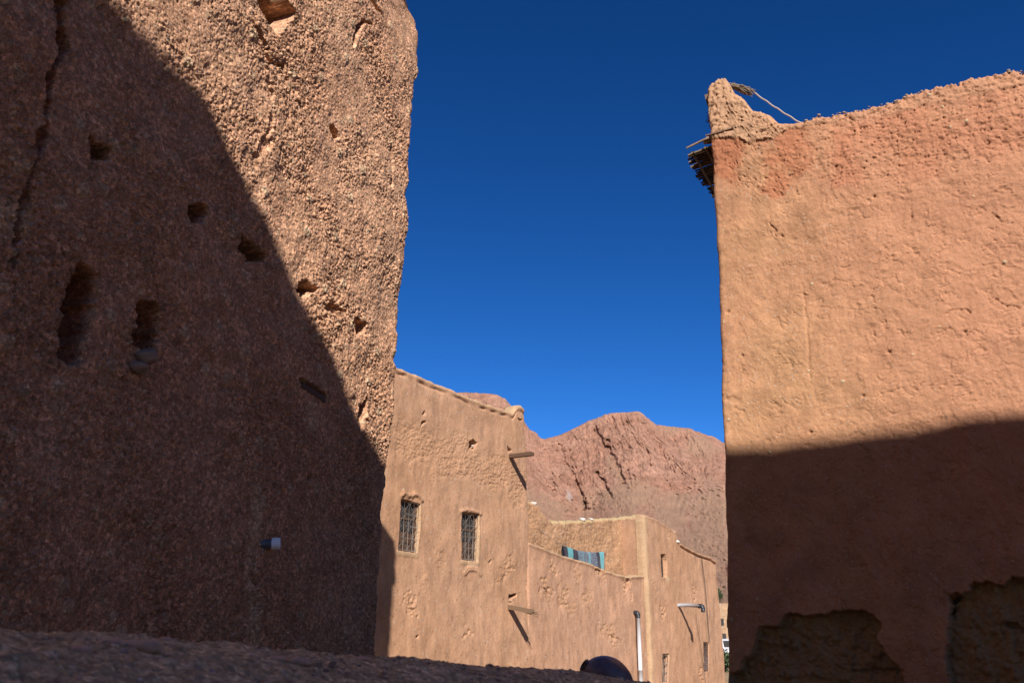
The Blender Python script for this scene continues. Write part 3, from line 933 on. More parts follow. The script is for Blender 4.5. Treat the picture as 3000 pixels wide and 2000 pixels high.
mb.box(HE.xyz(q[0], q[1], -0.17), HE.d * 0.2, HE.n * 0.02, np.array([0, 0, 0.5]))
mb.build('window', M['pane'], en)
gp = empty('spout_pipe', HE.at(1986, 1772), 'grey plastic rain spout with black elbow on the end house', 'pipe')
b = HE.at(1986, 1772)
tip = b + HE.n * 0.98 + np.array([0, 0, -0.05])
mb = MB()
mb.tube([b - HE.n * 0.2, b + HE.n * 0.45, tip], 0.075, 14)
mb.build('pipe', M['grey'], gp, True)
mb = MB()
mb.tube([tip - HE.n * 0.06, tip + HE.n * 0.05, tip + HE.n * 0.11 - np.array([0, 0, 0.03]), tip + HE.n * 0.13 - np.array([0, 0, 0.10]), tip + HE.n * 0.13 - np.array([0, 0, 0.24])], 0.092, 14)
mb.build('elbow', M['black'], gp, True)
for L, lab, r in (([(2051, 1634), (2055, 1665), (2060, 1706), (2064, 1750), (2068, 1802), (2071, 1845), (2074, 1880)], 'thin dark cable hanging from roof edge to the barred window of the end house', 0.014),
                  ([(2033, 1800), (2036, 1822), (2044, 1870), (2051, 1916), (2057, 1960), (2062, 2000)], 'thin faint cable low on the end house, left of the barred window', 0.009)):
    mb = MB()
    mb.tube([HE.at(*p) + HE.n * 0.08 for p in L], r, 6)
    mb.build('cable', M['cable'], None, True, label=lab, cat='cable', group='cables on the end house')

# rocks lying on the wall tops
for k, (pl, p, r, lab) in enumerate(((HB, (1568, 1474), 0.10, 'pale stone perched at the left end of the terrace back wall'),
                                     (HB, (1711, 1521), 0.10, 'larger pale stone on the middle of the terrace back wall top'),
                                     (HB, (1736, 1520), 0.075, 'small flat pale stone just right of the larger one on the back wall'),
                                     (HE, (1974, 1557), 0.10, 'white stone high on the sloping top of the end house'),
                                     (HE, (1984, 1586), 0.13, 'white stone at the bend in the top of the end house'))):
    mb = MB()
    mb.rock(pl.at(*p) - pl.n * 0.08, r, 60 + k, 3, (1.3, 1.1, 0.75))
    mb.build('stone', M['stone'], None, True, label=lab, cat='stone', group='pale stones on the wall tops')

# ------------------------------------------------------------------ striped rug on a line over the terrace
RP = HOUSE.back(0.62)
t = NT('striped_rug')
t.b.inputs['Sheen Weight'].default_value = 0.2
ua = t.attr('across')
band = t.ramp(ua, [(0.0, (0.010, 0.008, 0.013)), (0.09, (0.010, 0.008, 0.013)), (0.10, (0.066, 0.238, 0.238)), (0.22, (0.066, 0.238, 0.238)), (0.23, (0.013, 0.010, 0.020)), (0.34, (0.020, 0.013, 0.026)),
                   (0.35, (0.020, 0.046, 0.059)), (0.46, (0.040, 0.145, 0.152)), (0.48, (0.020, 0.020, 0.033)), (0.60, (0.059, 0.178, 0.191)), (0.66, (0.026, 0.026, 0.040)), (0.82, (0.010, 0.008, 0.013)), (0.87, (0.010, 0.008, 0.013)), (0.88, (0.086, 0.277, 0.277))])
band.node.color_ramp.interpolation = 'CONSTANT'
fl = t.ramp(t.noise(28, 3, 0.6), [(0.4, 0.0), (0.62, 1.0)])
msk = t.math('MULTIPLY', t.math('GREATER_THAN', ua, 0.34), t.math('LESS_THAN', ua, 0.80))
band = t.mix(t.math('MULTIPLY', t.math('MULTIPLY', fl, msk), 0.7), band, (0.20, 0.24, 0.27))
M['rug'] = t.out(band, t.bump(t.noise(120, 2), 0.004))
rt = RP.uvs([(1648, 1597), (1665, 1603), (1690, 1612), (1720, 1617), (1745, 1618), (1768, 1616)])
nu, nvv = 70, 24
U = np.linspace(rt[0, 0], rt[-1, 0], nu)
sides = []
for sgn in (0.03, -0.06):
    ZT = np.interp(U, rt[:, 0], rt[:, 1])
    rows = []
    for j in range(nvv):
        f = j / (nvv - 1)
        z = ZT - f * (0.80 if sgn > 0 else 0.6)
        dep = sgn * min(1, f * 4) + 0.05 * np.sin(U * 5.5 + 0.7) * f + 0.03 * perlin(U * 4, U * 0 + f * 2, 510) * f
        rows.append(np.array([RP.xyz(a, zz, dd) for a, zz, dd in zip(U, z, dep)]))
    sides.append(np.array(rows))
full = np.concatenate([sides[1][::-1], sides[0][1:]])
R_, C_ = full.shape[:2]
idx = np.arange(R_ * C_).reshape(R_, C_)
fq = np.stack([idx[:-1, :-1], idx[:-1, 1:], idx[1:, 1:], idx[1:, :-1]], -1).reshape(-1, 4)
across = np.tile(np.linspace(0, 1, C_), (R_, 1))
rug = mesh_obj('striped_rug', full.reshape(-1, 3), fq, M['rug'], None, True, {'across': across}, label='teal and black striped rug hung over a line above the terrace wall', cat='rug')
sol = rug.modifiers.new('thick', 'SOLIDIFY')
sol.thickness = 0.012
mb = MB()
ln = [RP.xyz(a, z - 0.008, 0) for a, z in [(rt[0, 0] - 1.6, rt[0, 1] + 0.45)] + list(map(tuple, rt)) + [(RP.uv(1774, 1617)[0], RP.uv(1774, 1617)[1])]]
mb.tube(ln, 0.007, 6)
mb.build('washing_line', M['rope'], None, True, label='thin washing line carrying the striped rug', cat='line')
mb = MB()
p0 = RP.xyz(RP.uv(1767, 1640)[0], 3.1)
p1 = RP.at(1769, 1632)
p2 = RP.at(1775, 1617)
mb.tube([p0, p1, p2], [0.03, 0.026, 0.015], 8)
mb.tube([p1, RP.at(1770, 1617)], [0.018, 0.01], 6)
mb.build('forked_stick', M['wood'], None, True, label='thin forked stick propped at the right end of the rug', cat='stick')

# ------------------------------------------------------------------ red house on the right
rl = RIGHT.uvs([(2071, 225), (2071, 253), (2072, 308), (2078, 371), (2081, 419), (2087, 499), (2090, 595), (2096, 677), (2101, 800), (2107, 1000), (2113, 1200), (2119, 1330), (2123, 1500), (2126, 1700), (2130, 2000), (2134, 2300)])
rl = rl[np.argsort(rl[:, 1])]
rt_px = [(2060, 266), (2073, 256), (2084, 240), (2100, 229), (2125, 228), (2138, 243), (2154, 271), (2180, 288), (2205, 323), (2227, 328), (2253, 336), (2282, 361), (2310, 361), (2333, 357), (2368, 350), (2390, 339), (2447, 333),
         (2467, 326), (2540, 313), (2600, 300), (2636, 288), (2643, 280), (2731, 257), (2846, 229), (2980, 204), (3200, 150), (3500, 90)]
rtop = RIGHT.uvs(rt_px)
RU1 = RIGHT.uv(3500, 900)[0]


def right_top(u):
    z = np.interp(u, rtop[:, 0], rtop[:, 1])
    a = sm(u, RIGHT.uv(2250, 340)[0], RIGHT.uv(2420, 340)[0])
    # ragged brush and gravel along the coping
    return z + 0.012 * fbm(u * 9, u * 0 + 2.2, 601, 4, 0.7) + a * 0.011 * fbm(u * 26, u * 0 + 5.2, 602, 3, 0.7)


def right_h(u, v):
    h = 0.03 * fbm(u * 0.6, v * 0.6, 611, 3) + 0.012 * fbm(u * 2.2, v * 2.0, 612, 3) + 0.0035 * fbm(u * 9, v * 7, 613, 4, 0.6)
    wu, wv = u + 0.03 * fbm(u * 6, v * 6, 620, 3), v + 0.03 * fbm(u * 6, v * 6, 621, 3)
    h += 0.003 * fbm(u * 17, v * 15, 615, 3, 0.65)
    den = sm(u + 0.6 * fbm(u * 0.9, v * 0.9, 616, 3), 0.2, 2.4)
    # lifted flakes of dried coat: small ledges
    for sc, dep, seed in ((4.0, 0.008, 630), (8.0, 0.0095, 640), (17.0, 0.005, 645)):
        ww = u + (0.05 + 0.25 / sc) * fbm(u * sc * 0.9, v * sc * 0.9, seed + 1, 3), v + (0.05 + 0.25 / sc) * fbm(u * sc * 0.9, v * sc * 0.9, seed + 2, 3)
        f1, f2, idf = worley(ww[0] * sc, ww[1] * sc * 0.8, seed)
        edge = f2 - f1
        lim = sm(fbm(u * 1.6, v * 1.6, seed + 3, 3) + 0.7 * den, 0.0, 0.9)
        h += dep * lim * (idf - 0.5) * sm(edge, 0.0, 0.10)
        h -= dep * 1.5 * sm(fbm(u * 2.4, v * 2.4, seed + 4, 3) + 0.5 * den, 0.12, 0.6) * (1 - sm(edge, 0.012, 0.03 + 0.010 * sc)) * sm(perlin(u * 4, v * 4, seed + 5), -0.1, 0.35)
    tv = np.interp(u, rtop[:, 0], rtop[:, 1])
    # rough coping zone and the reddish wet-looking coat under it
    bl = RIGHT.uvs([(2050, 530), (2100, 548), (2253, 566), (2406, 546), (2520, 550), (2636, 535), (2865, 490), (3000, 478), (3500, 380)])
    bz = np.interp(u, bl[:, 0], bl[:, 1]) + 0.22 * fbm(u * 2.2, v * 1.0, 650, 4)
    upper = sm(v - bz, -0.06, 0.14)
    f1, f2, idr = worley(wu * 22, wv * 22, 655)
    pits = sm(idr, 0.72, 0.8) * sm(0.42 - f1, 0, 0.3)
    h += upper * (0.009 * fbm(u * 10, v * 10, 651, 4, 0.7) - 0.018 * pits)
    cpx = RIGHT.uvs([(2050, 405), (2167, 408), (2189, 421), (2259, 408), (2300, 385), (2400, 362), (2560, 345), (2640, 330), (2760, 300), (3000, 250), (3500, 130)])
    cz = np.interp(u, cpx[:, 0], cpx[:, 1]) + 0.03 * fbm(u * 6, u * 0, 660, 4)
    cope = sm(v - cz, -0.01, 0.02)
    g1, g2, idg = worley(wu * 17, wv * 17, 665)
    leftc = 1 - 0.75 * sm(u, RIGHT.uv(2290, 380)[0], RIGHT.uv(2480, 360)[0])
    h += cope * leftc * (0.022 + 0.012 * fbm(u * 9, v * 9, 666, 4, 0.7) - 0.018 * sm(idg, 0.75, 0.8) * sm(0.45 - g1, 0, 0.3) + 0.014 * sm(0.35 - g1, 0, 0.2) * (idg < 0.3))
    near = sm(0.10 - (tv - v), 0, 0.08) * sm(u, RIGHT.uv(2280, 360)[0], RIGHT.uv(2380, 350)[0])
    h += near * 0.025 * fbm(u * 14, v * 10, 667, 3, 0.7)
    notch = near * sm(perlin(u * 9, u * 0 + 4, 668), 0.32, 0.45)
    h -= 0.10 * notch
    # embedded pebbles
    k1, k2, idk = worley(u * 3.3, v * 3.3, 670)
    peb = sm(0.03 + 0.35 * np.clip(idk - 0.84, 0, 1) - k1, 0, 0.03) * (idk > 0.84)
    h += 0.012 * peb
    # vertical seam of an old shutter board
    carve_line(h, u, v, RIGHT.uvs([(2350, 830), (2358, 900), (2364, 953), (2370, 1040), (2373, 1106)]), 0.010, 0.03, 0.015)
    for L in ([(2760, 925), (2790, 905), (2850, 915)], [(2905, 625), (2935, 640), (2963, 655)], [(2824, 968), (2828, 978), (2845, 970), (2868, 972)], [(2590, 940), (2600, 962)], [(2660, 605), (2670, 640)], [(2262, 650), (2270, 690)], [(2880, 850), (2900, 870), (2930, 890), (2990, 900)]):
        carve_line(h, u, v, RIGHT.uvs(L), 0.020, 0.015, 0.035, 11)
    for (a, b) in ((2132, 912), (2173, 1040), (2530, 1160), (2606, 1032), (2828, 972), (2375, 1265), (2290, 690), (2560, 575)):
        c = RIGHT.uv(a, b)
        h -= 0.035 * np.exp(-((u - c[0]) ** 2 + (v - c[1]) ** 2) / 0.018 ** 2)
    # coat fallen off at the foot
    raw = np.zeros(u.shape)
    for L, sd_ in (([(2134, 1967), (2157, 1967), (2184, 1925), (2203, 1906), (2211, 1860), (2226, 1830), (2276, 1833), (2291, 1803), (2310, 1784), (2353, 1803), (2406, 1795), (2452, 1784), (2521, 1784), (2559, 1799), (2586, 1826), (2567, 1860), (2590, 1906), (2624, 1937), (2659, 2000), (2690, 2200), (2134, 2200)], 1),
                   ([(2770, 1900), (2781, 1799), (2785, 1775), (2773, 1742), (2819, 1742), (2842, 1711), (2888, 1694), (2938, 1711), (2965, 1684), (3000, 1692), (3150, 1660), (3500, 1640), (3500, 2200), (2790, 2200)], 2)):
        q = RIGHT.uvs(L)
        s = box_sel(u, v, q, 0.3)
        uu, vv = u[s], v[s]
        sd = poly_sd(uu, vv, q) + 0.025 * fbm(uu * 9, vv * 9, 680 + sd_, 3)
        m = sm(sd, 0.0, 0.028)
        w1, w2, idw = worley(uu * 8 + 0.4 * perlin(uu * 6, vv * 6, 690), vv * 8, 691)
        h[s] -= m * (0.17 - 0.034 * fbm(uu * 5, vv * 5, 692, 4, 0.7) - 0.045 * sm(0.45 - w1, 0, 0.35) * (idw > 0.35) - 0.035 * sm(sd, 0.05, 0.5))
        raw[s] = np.maximum(raw[s], m)
    for L, dp in (([(2773, 1742), (2800, 1735), (2820, 1742), (2812, 1756), (2782, 1768)], 0.14), ([(2785, 1785), (2795, 1780), (2800, 1800), (2782, 1802)], 0.1), ([(2940, 1825), (2985, 1825), (3010, 1850), (2960, 1838)], 0.09), ([(2490, 1965), (2560, 1955), (2640, 1965), (2560, 1975)], 0.06)):
        carve_poly(h, u, v, RIGHT.uvs(L), dp, soft=0.02, wob=0.03)
    blotch = fbm(u * 1.6, v * 1.2, 700, 4, 0.65)
    red = np.clip(upper * (1 - cope) * (0.68 + 1.2 * blotch) * sm(u, -0.05, 0.5), 0, 1)
    pink = np.clip(sm(u + 0.5 * fbm(u * 0.8, v * 0.8, 705, 3), 0.8, 3.2) * sm(v + 0.5 * fbm(u * 0.9, v * 0.9, 706, 3), 1.5, 4.5), 0, 1)  # shade hue painted in: pink fades out low so shaded wall looks less red
    pale = np.clip(cope * sm(1.6 - u, 0, 1.0) + 0.3 * cope, 0, 1)
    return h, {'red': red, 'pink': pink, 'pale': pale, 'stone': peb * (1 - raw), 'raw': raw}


rh = empty('red_mud_house', RIGHT.xyz(2, GROUND), 'reddish plastered mud house close on the right, lit above a shadow line', 'house')
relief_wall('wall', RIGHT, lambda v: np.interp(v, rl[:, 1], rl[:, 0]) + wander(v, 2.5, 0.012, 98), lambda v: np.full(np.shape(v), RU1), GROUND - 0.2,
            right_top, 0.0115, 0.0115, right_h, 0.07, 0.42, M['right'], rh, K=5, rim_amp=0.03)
side = np.array([math.sin(A(26)), math.cos(A(26)), 0])
c0 = RIGHT.xyz(float(np.interp(2, rl[:, 1], rl[:, 0])) + 0.16, 0, -0.40)
mb = MB()
zz0, zz1 = GROUND - 0.2, 7.4
pts = [c0, RIGHT.xyz(RU1 - 0.1, 0, -0.40), RIGHT.xyz(RU1 - 0.1, 0, -0.40) + side * 7, c0 + side * 7]
mb.add([np.array([p[0], p[1], z]) for z in (zz0, zz1) for p in pts], [(3, 2, 1, 0), (4, 5, 6, 7), (0, 1, 5, 4), (1, 2, 6, 5), (2, 3, 7, 6), (3, 0, 4, 7)])
mb.build('house_body', M['right'], rh)

relief_wall('added_side_wall', RIGHT, lambda v: np.full(np.shape(v), RU1 + 0.01), lambda v: np.full(np.shape(v), 11.0), GROUND - 0.2, lambda u: np.full(np.shape(u), 14.0), 0.06, 0.06, plain_h, 0.02, 0.4, M['right'], rh, K=2)  # unseen tall extension added to block blue sky light from the shaded tower

# cane eave on the side of the red house
outv = np.array([-math.cos(A(26)), math.sin(A(26)), 0])
er0 = RIGHT.at(2081, 404) - RIGHT.n * 0.10
rr = random.Random(3)
mb = MB()
for k in range(150):
    f = k / 149
    b0 = er0 + side * (0.02 + f * 3.2) + np.array([0, 0, -0.02 + rr.uniform(-0.012, 0.012)])
    L = 0.36 + rr.uniform(-0.045, 0.03) + 0.04 * math.sin(f * 9)
    e0 = b0 - outv * 0.35
    e1 = b0 + outv * L + np.array([0, 0, -0.085 + rr.uniform(-0.012, 0.012)]) + side * rr.uniform(-0.02, 0.02)
    mb.tube([e0, (e0 + e1) / 2 + np.array([0, 0, 0.012]), e1], [0.017, 0.017, rr.uniform(0.008, 0.015)], 6)
mb.build('cane_eave', M['cane'], rh, True)
mb = MB()
for k in range(2):
    o = outv * (0.10 + 0.18 * k) + np.array([0, 0, -0.085 - 0.03 * k])
    mb.tube([er0 + o - side * 0.03, er0 + o + side * 3.2], 0.018, 7)
mb.build('eave_batten', M['cane'], rh, True)
mb = MB()
mb.tube([er0 + outv * 0.36 + np.array([0, 0, -0.03]) - side * 0.03, er0 + outv * 0.12 + np.array([0, 0, 0.05]), er0 - outv * 0.25 + np.array([0, 0, 0.075])], [0.012, 0.018, 0.018], 7)
mb.build('eave_rafter', M['palewood'], rh, True)
# flat stones weighing the eave
mb = MB()
mb.rock(er0 + outv * 0.07 + np.array([0, 0, 0.06]) + side * 0.06, 0.07, 71, 3, (1, 1, 0.6))
mb.rock(er0 + outv * 0.05 + np.array([0, 0, 0.14]) + side * 0.15, 0.06, 72, 3, (0.8, 1, 0.9))
mb.build('eave_stones', M['brownstone'], rh, True)
# thin pole built into the wall top
mb = MB()
a, b = RIGHT.at(2070, 401) + RIGHT.n * 0.035, RIGHT.at(2168, 376) + RIGHT.n * 0.045
mb.tube([a, a * 0.6 + b * 0.4 + np.array([0, 0, -0.006]), b], [0.013, 0.012, 0.008], 7)
mb.build('wall_pole', M['wood'], rh, True)
# board and dry sprigs behind the corner
bp = RIGHT.at(2066, 275) - RIGHT.n * 0.18
mb = MB()
ax = np.array([0.03, 0, -0.22])
mb.box(RIGHT.at(2064, 277) - RIGHT.n * 0.2, RIGHT.d * 0.028, RIGHT.n * 0.06, np.array([0.012, 0, -0.085]))
mb.box(RIGHT.at(2072, 305) - RIGHT.n * 0.2, RIGHT.d * 0.02, RIGHT.n * 0.05, np.array([0.012, 0, -0.085]))
mb.build('broken_board', M['palewood'], rh)
mb = MB()
rr = random.Random(9)
for k in range(16):
    s0 = RIGHT.at(2076, 318) - RIGHT.n * rr.uniform(0.12, 0.3)
    e = RIGHT.at(rr.uniform(2052, 2066), rr.uniform(318, 348)) - RIGHT.n * rr.uniform(0.1, 0.35)
    mb.tube([s0, (s0 + e) / 2 + np.array([0, 0, rr.uniform(-0.03, 0.02)]), e], [0.006, 0.005, 0.003], 5)
mb.build('dry_sprig', M['cane'], rh, True)
mb = MB()
for k in range(10):
    s0 = RIGHT.at(2080, 385) - RIGHT.n * rr.uniform(0.12, 0.3)
    e = RIGHT.at(rr.uniform(2062, 2076), rr.uniform(368, 392)) - RIGHT.n * rr.uniform(0.1, 0.35)
    mb.tube([s0, e], [0.008, 0.004], 5)
mb.build('dry_sprig', M['cane'], rh, True)
# bundle of twigs stuck on the pinnacle and the rope tied to it
mb = MB()
rr = random.Random(21)
cA, cB = RIGHT.at(2128, 232) - RIGHT.n * 0.15, RIGHT.at(2200, 257) - RIGHT.n * 0.15
for k in range(90):
    f0, f1_ = rr.uniform(0, 0.55), rr.uniform(0.5, 1.0)
    wob = lambda w: np.array([rr.uniform(-w, w), rr.uniform(-w, w) * 1.5, rr.uniform(-w, w)])
    a = cA + (cB - cA) * f0 + wob(0.035)
    b = cA + (cB - cA) * f1_ + wob(0.045) + np.array([0, 0, -0.05 * rr.random() * (f1_ < 0.85)])
    mb.tube([a, (a + b) / 2 + wob(0.03) + np.array([0, 0, 0.012]), b], [0.006, 0.005, 0.003], 5)
mb.build('twig_bundle', M['twig'], None, True, label='tangle of dry twigs stuck on the peak of the red house', cat='twigs')
mb = MB()
rA, rB = RIGHT.at(2196, 252) - RIGHT.n * 0.15, RIGHT.at(2358, 352) - RIGHT.n * 0.2
mb.tube([rA + (rB - rA) * f + np.array([0, 0, -0.06 * 4 * f * (1 - f) * 0.35 + 0.006 * math.sin(f * 30)]) for f in np.linspace(0, 1, 26)], 0.0105, 7)
mb.build('rope', M['rope'], None, True, label='pale rope stretched from the twigs down to the red house wall top', cat='rope')
# chips of stone lying along the coping
rr = random.Random(33)
mb = MB()
for k in range(120):
    px = rr.uniform(2300, 3150)
    u_ = RIGHT.uv(px, 300)[0]
    z_ = float(right_top(np.array([u_]))[0])
    mb.rock(RIGHT.xyz(u_, z_ + rr.uniform(-0.035, 0.004), -rr.uniform(0.0, 0.07)), rr.choice([0.008, 0.011, 0.014, 0.02]), 200 + k, 1, (1.3, 1, 0.8))
mb.build('coping_gravel', M['brownstone'], rh, True, kind='stuff')

# ------------------------------------------------------------------ low wall right in front
crest_px = [(-500, 1792, 1.25), (0, 1828, 1.45), (200, 1843, 1.55), (420, 1857, 1.65), (600, 1874, 1.75), (760, 1889, 1.85), (1000, 1906, 2.0), (1140, 1915, 2.1), (1400, 1938, 2.3), (1700, 1962, 2.55), (1850, 1990, 2.7), (1960, 2003, 2.85), (2300, 2060, 3.3), (2700, 2110, 3.9)]
cr = []
for a, b, y in crest_px:
    r_ = ray(a, b)
    cr.append(EYE + r_ * (y / r_[1]))
cr = np.array(cr)
ss = np.concatenate([[0], np.cumsum(np.linalg.norm(np.diff(cr[:, :2], axis=0), axis=1))])
S = np.arange(0, ss[-1], 0.0045)
C3 = np.stack([np.interp(S, ss, cr[:, i]) for i in range(3)], -1)
k_ = np.ones(41) / 41
for i in range(3):
    C3[:, i] = np.convolve(np.pad(C3[:, i], 20, 'edge'), k_, 'valid')
tang = np.gradient(C3, axis=0)
tang[:, 2] = 0
tang /= np.linalg.norm(tang, axis=1)[:, None]
nrm = np.stack([tang[:, 1], -tang[:, 0], 0 * S], -1)      # towards the camera
prof = [(0.0, 0.0)]
# from the far foot over the crest to the near foot: offset towards camera, drop
Wd = [(-0.30, -2.4), (-0.26, -1.2), (-0.21, -0.5), (-0.17, -0.22)]
Wd += [(-0.15 + 0.006 * k, -0.14 * (1 - (k / 25.0)) ** 1.6) for k in range(26)]
Wd += [(0.006 * k, -0.55 * (0.006 * k) ** 1.7 - 0.06 * (0.006 * k)) for k in range(1, 46)]
l0 = Wd[-1]
Wd += [(l0[0] + 0.0022 * k, l0[1] - 0.006 * k) for k in range(1, 40)]
l0 = Wd[-1]
Wd += [(l0[0] + 0.02, l0[1] - 0.3), (l0[0] + 0.08, -2.4)]
Wd = np.array(Wd)
arc = np.concatenate([[0], np.cumsum(np.hypot(np.diff(Wd[:, 0]), np.diff(Wd[:, 1])))])
SS, AA = np.meshgrid(S, arc, indexing='ij')
f1, f2, idr = worley(SS * 55, AA * 55, 801)
w1, w2, idw = worley(SS * 22, AA * 22, 802)
hh = -0.006 + 0.004 * fbm(SS * 5, AA * 5, 803, 3) + 0.003 * fbm(SS * 26, AA * 26, 804, 4, 0.65) + 0.003 * sm(0.45 - f1, 0, 0.35) * (idr > 0.4) + 0.005 * sm(0.35 - w1, 0, 0.25) * (idw > 0.75) - 0.006 * sm(0.4 - f1, 0, 0.3) * (idr < 0.15)
for (a, b, r, dp) in ((90, 1905, 0.05, 0.008), (330, 1890, 0.06, -0.008), (360, 1935, 0.04, 0.008), (710, 1940, 0.06, -0.008), (760, 1955, 0.05, 0.008)):
    x0 = np.interp(a, [q[0] for q in crest_px], ss)
    hh -= dp * np.exp(-((SS - x0) ** 2 + (AA - arc[30] - (b - np.interp(a, [q[0] for q in crest_px], [q[1] for q in crest_px])) / 1500.0) ** 2) / r ** 2)
env = np.clip(np.minimum(1, (Wd[:, 1] + 2.4) / 1.0), 0, 1)
Pv = C3[:, None, :] + nrm[:, None, :] * (Wd[None, :, 0:1]) + np.array([0, 0, 1.0]) * Wd[None, :, 1:2]
tn = np.gradient(Wd, axis=0)
tn /= np.linalg.norm(tn, axis=1)[:, None]
Nn = nrm[:, None, :] * (-tn[None, :, 1:2]) + np.array([0, 0, 1.0]) * tn[None, :, 0:1]
Pv = Pv + Nn * (hh * env[None, :])[..., None]
R_, C_ = Pv.shape[:2]
idx = np.arange(R_ * C_).reshape(R_, C_)
fq = np.stack([idx[:-1, :-1], idx[1:, :-1], idx[1:, 1:], idx[:-1, 1:]], -1).reshape(-1, 4)
low_wall = mesh_obj('low_mud_wall', Pv.reshape(-1, 3), fq, M['parapet'], None, True, {'stone': (sm(0.35 - w1, 0, 0.25) * (idw > 0.75))}, label='low rounded mud wall sloping across the foreground, gravelly and out of focus', cat='wall')

rr = random.Random(77)
mb = MB()
for k in range(260):
    i_, j_ = rr.randrange(150, R_ - 250), int(22 + 50 * rr.random() ** 1.3)
    mb.rock(Pv[i_, j_], rr.choice([0.0025, 0.003, 0.004, 0.005, 0.007]), 900 + k, 1, (1.2, 1.0, 0.7))
mb.build('loose_gravel', M['brownstone'], low_wall, True, kind='stuff')
for k, (px, j_, r) in enumerate(((250, 44, 0.014), (322, 47, 0.022), (700, 50, 0.012), (745, 52, 0.016), (470, 33, 0.010), (1010, 40, 0.011), (95, 52, 0.013))):
    i_ = int(np.interp(px, [q[0] for q in crest_px], ss) / 0.0045)
    mb = MB()
    mb.rock(Pv[i_, j_], r, 950 + k, 3, (1.6, 1.0, 0.55))
    mb.build('embedded_stone', M['pinkstone'], low_wall, True)

# ------------------------------------------------------------------ lamp hood peeping over the low wall
HD = 4.4
def hp(px, py, y=HD):
    r_ = ray(px, py)
    return EYE + r_ * (y / r_[1])
base_h = hp(1780, 2060)
lm = empty('lamp', (base_h[0], base_h[1] + 0.1, GROUND), 'dark blue black enamel lamp hood showing over the low mud wall', 'lamp')
# the shell: a chain of ellipses along its long axis, from the open rim (left) to the tapering back
ctr = [hp(1711, 1947), hp(1722, 1955), hp(1744, 1962, HD + 0.02), hp(1772, 1972, HD + 0.03), hp(1798, 1988, HD + 0.04), hp(1818, 2016, HD + 0.05), hp(1836, 2052, HD + 0.06)]
rv = [0.026, 0.043, 0.068, 0.086, 0.086, 0.074, 0.045]
rw = [0.075, 0.10, 0.125, 0.13, 0.12, 0.095, 0.05]
vs, nseg = [], 28
ctr = np.array(ctr)
tt = np.linspace(0, 1, len(rv))
fine = np.linspace(0, 1, 26)
cc = np.stack([np.interp(fine, tt, ctr[:, i]) for i in range(3)], -1)
k_ = np.ones(5) / 5
for i in range(3):
    cc[:, i] = np.convolve(np.pad(cc[:, i], 2, mode='reflect', reflect_type='odd'), k_, 'valid')
rvi, rwi = np.interp(fine, tt, rv), np.interp(fine, tt, rw)
rvi = np.convolve(np.pad(rvi, 2, mode='reflect', reflect_type='odd'), k_, 'valid')
mb = MB()
for i in range(26):
    tg = cc[min(i + 1, 25)] - cc[max(i - 1, 0)]
    tg /= np.linalg.norm(tg)
    dy = np.array([0, 1.0, 0.0])
    upv = np.cross(dy, tg) * -1
    upv /= np.linalg.norm(upv)
    if upv[2] < 0:
        upv = -upv
    for k in range(nseg):
        a = 2 * math.pi * k / nseg
        vs.append(cc[i] + dy * math.cos(a) * rwi[i] + upv * math.sin(a) * rvi[i])
fs = [(i * nseg + k, i * nseg + (k + 1) % nseg, (i + 1) * nseg + (k + 1) % nseg, (i + 1) * nseg + k) for i in range(25) for k in range(nseg)]
fs.append(tuple(range(25 * nseg, 26 * nseg)))
mb.add(vs, fs)
mb.build('hood', M['hood'], lm, True)
mb = MB()
ring = [np.array(q) for q in vs[:nseg]]
mb.tube(ring + [ring[0], ring[1]], 0.006, 6, cap=False)
mb.build('rim', M['black'], lm, True)
mb = MB()
inn = [cc[1] + (q - cc[0]) * 0.97 for q in ring]
mb.add(inn, [tuple(range(nseg))])
mb.build('lens', M['pane'], lm)
for (i_, k_i) in ((9, 20), (15, 21)):
    mb = MB()
    q = np.array(vs[i_ * nseg + k_i])
    mb.rock(q, 0.0085, i_, 2, (1, 1, 0.8))
    mb.build('bolt', M['black'], lm, True)
mb = MB()
mb.tube([cc[-1] + np.array([0, 0, 0.05]), cc[-1] + np.array([0.01, 0.02, -0.2]), np.array([cc[-1][0] + 0.02, cc[-1][1] + 0.05, GROUND])], [0.03, 0.025, 0.03], 12)
mb.build('post', M['black'], lm, True)

# ------------------------------------------------------------------ mountain
ridge_px = [(-1500, 1420), (0, 1300), (700, 1215), (1100, 1165), (1300, 1148), (1370, 1149), (1420, 1152), (1450, 1154), (1478, 1166), (1495, 1185), (1515, 1203), (1540, 1240), (1551, 1258), (1560, 1261), (1572, 1268), (1582, 1282), (1595, 1285), (1640, 1274), (1665, 1262), (1700, 1245),
            (1722, 1232), (1745, 1226), (1772, 1214), (1792, 1209), (1840, 1207), (1872, 1204), (1884, 1213), (1900, 1226), (1922, 1243), (1940, 1246), (1990, 1251), (2020, 1254), (2045, 1264), (2075, 1275), (2095, 1280), (2115, 1294), (2200, 1325), (2500, 1400), (3200, 1500), (4500, 1600)]
foot_px = [(-1500, 1600), (1000, 1460), (1545, 1440), (1580, 1468), (1620, 1490), (1660, 1500), (1700, 1510), (1735, 1500), (1765, 1470), (1800, 1450), (1850, 1430), (1880, 1440), (1960, 1452), (2030, 1448), (2110, 1440), (2300, 1460), (4500, 1640)]


def azel(px, py):
    r_ = ray(px, py)
    return math.degrees(math.atan2(r_[0], r_[1])), r_[2] / math.hypot(r_[0], r_[1])


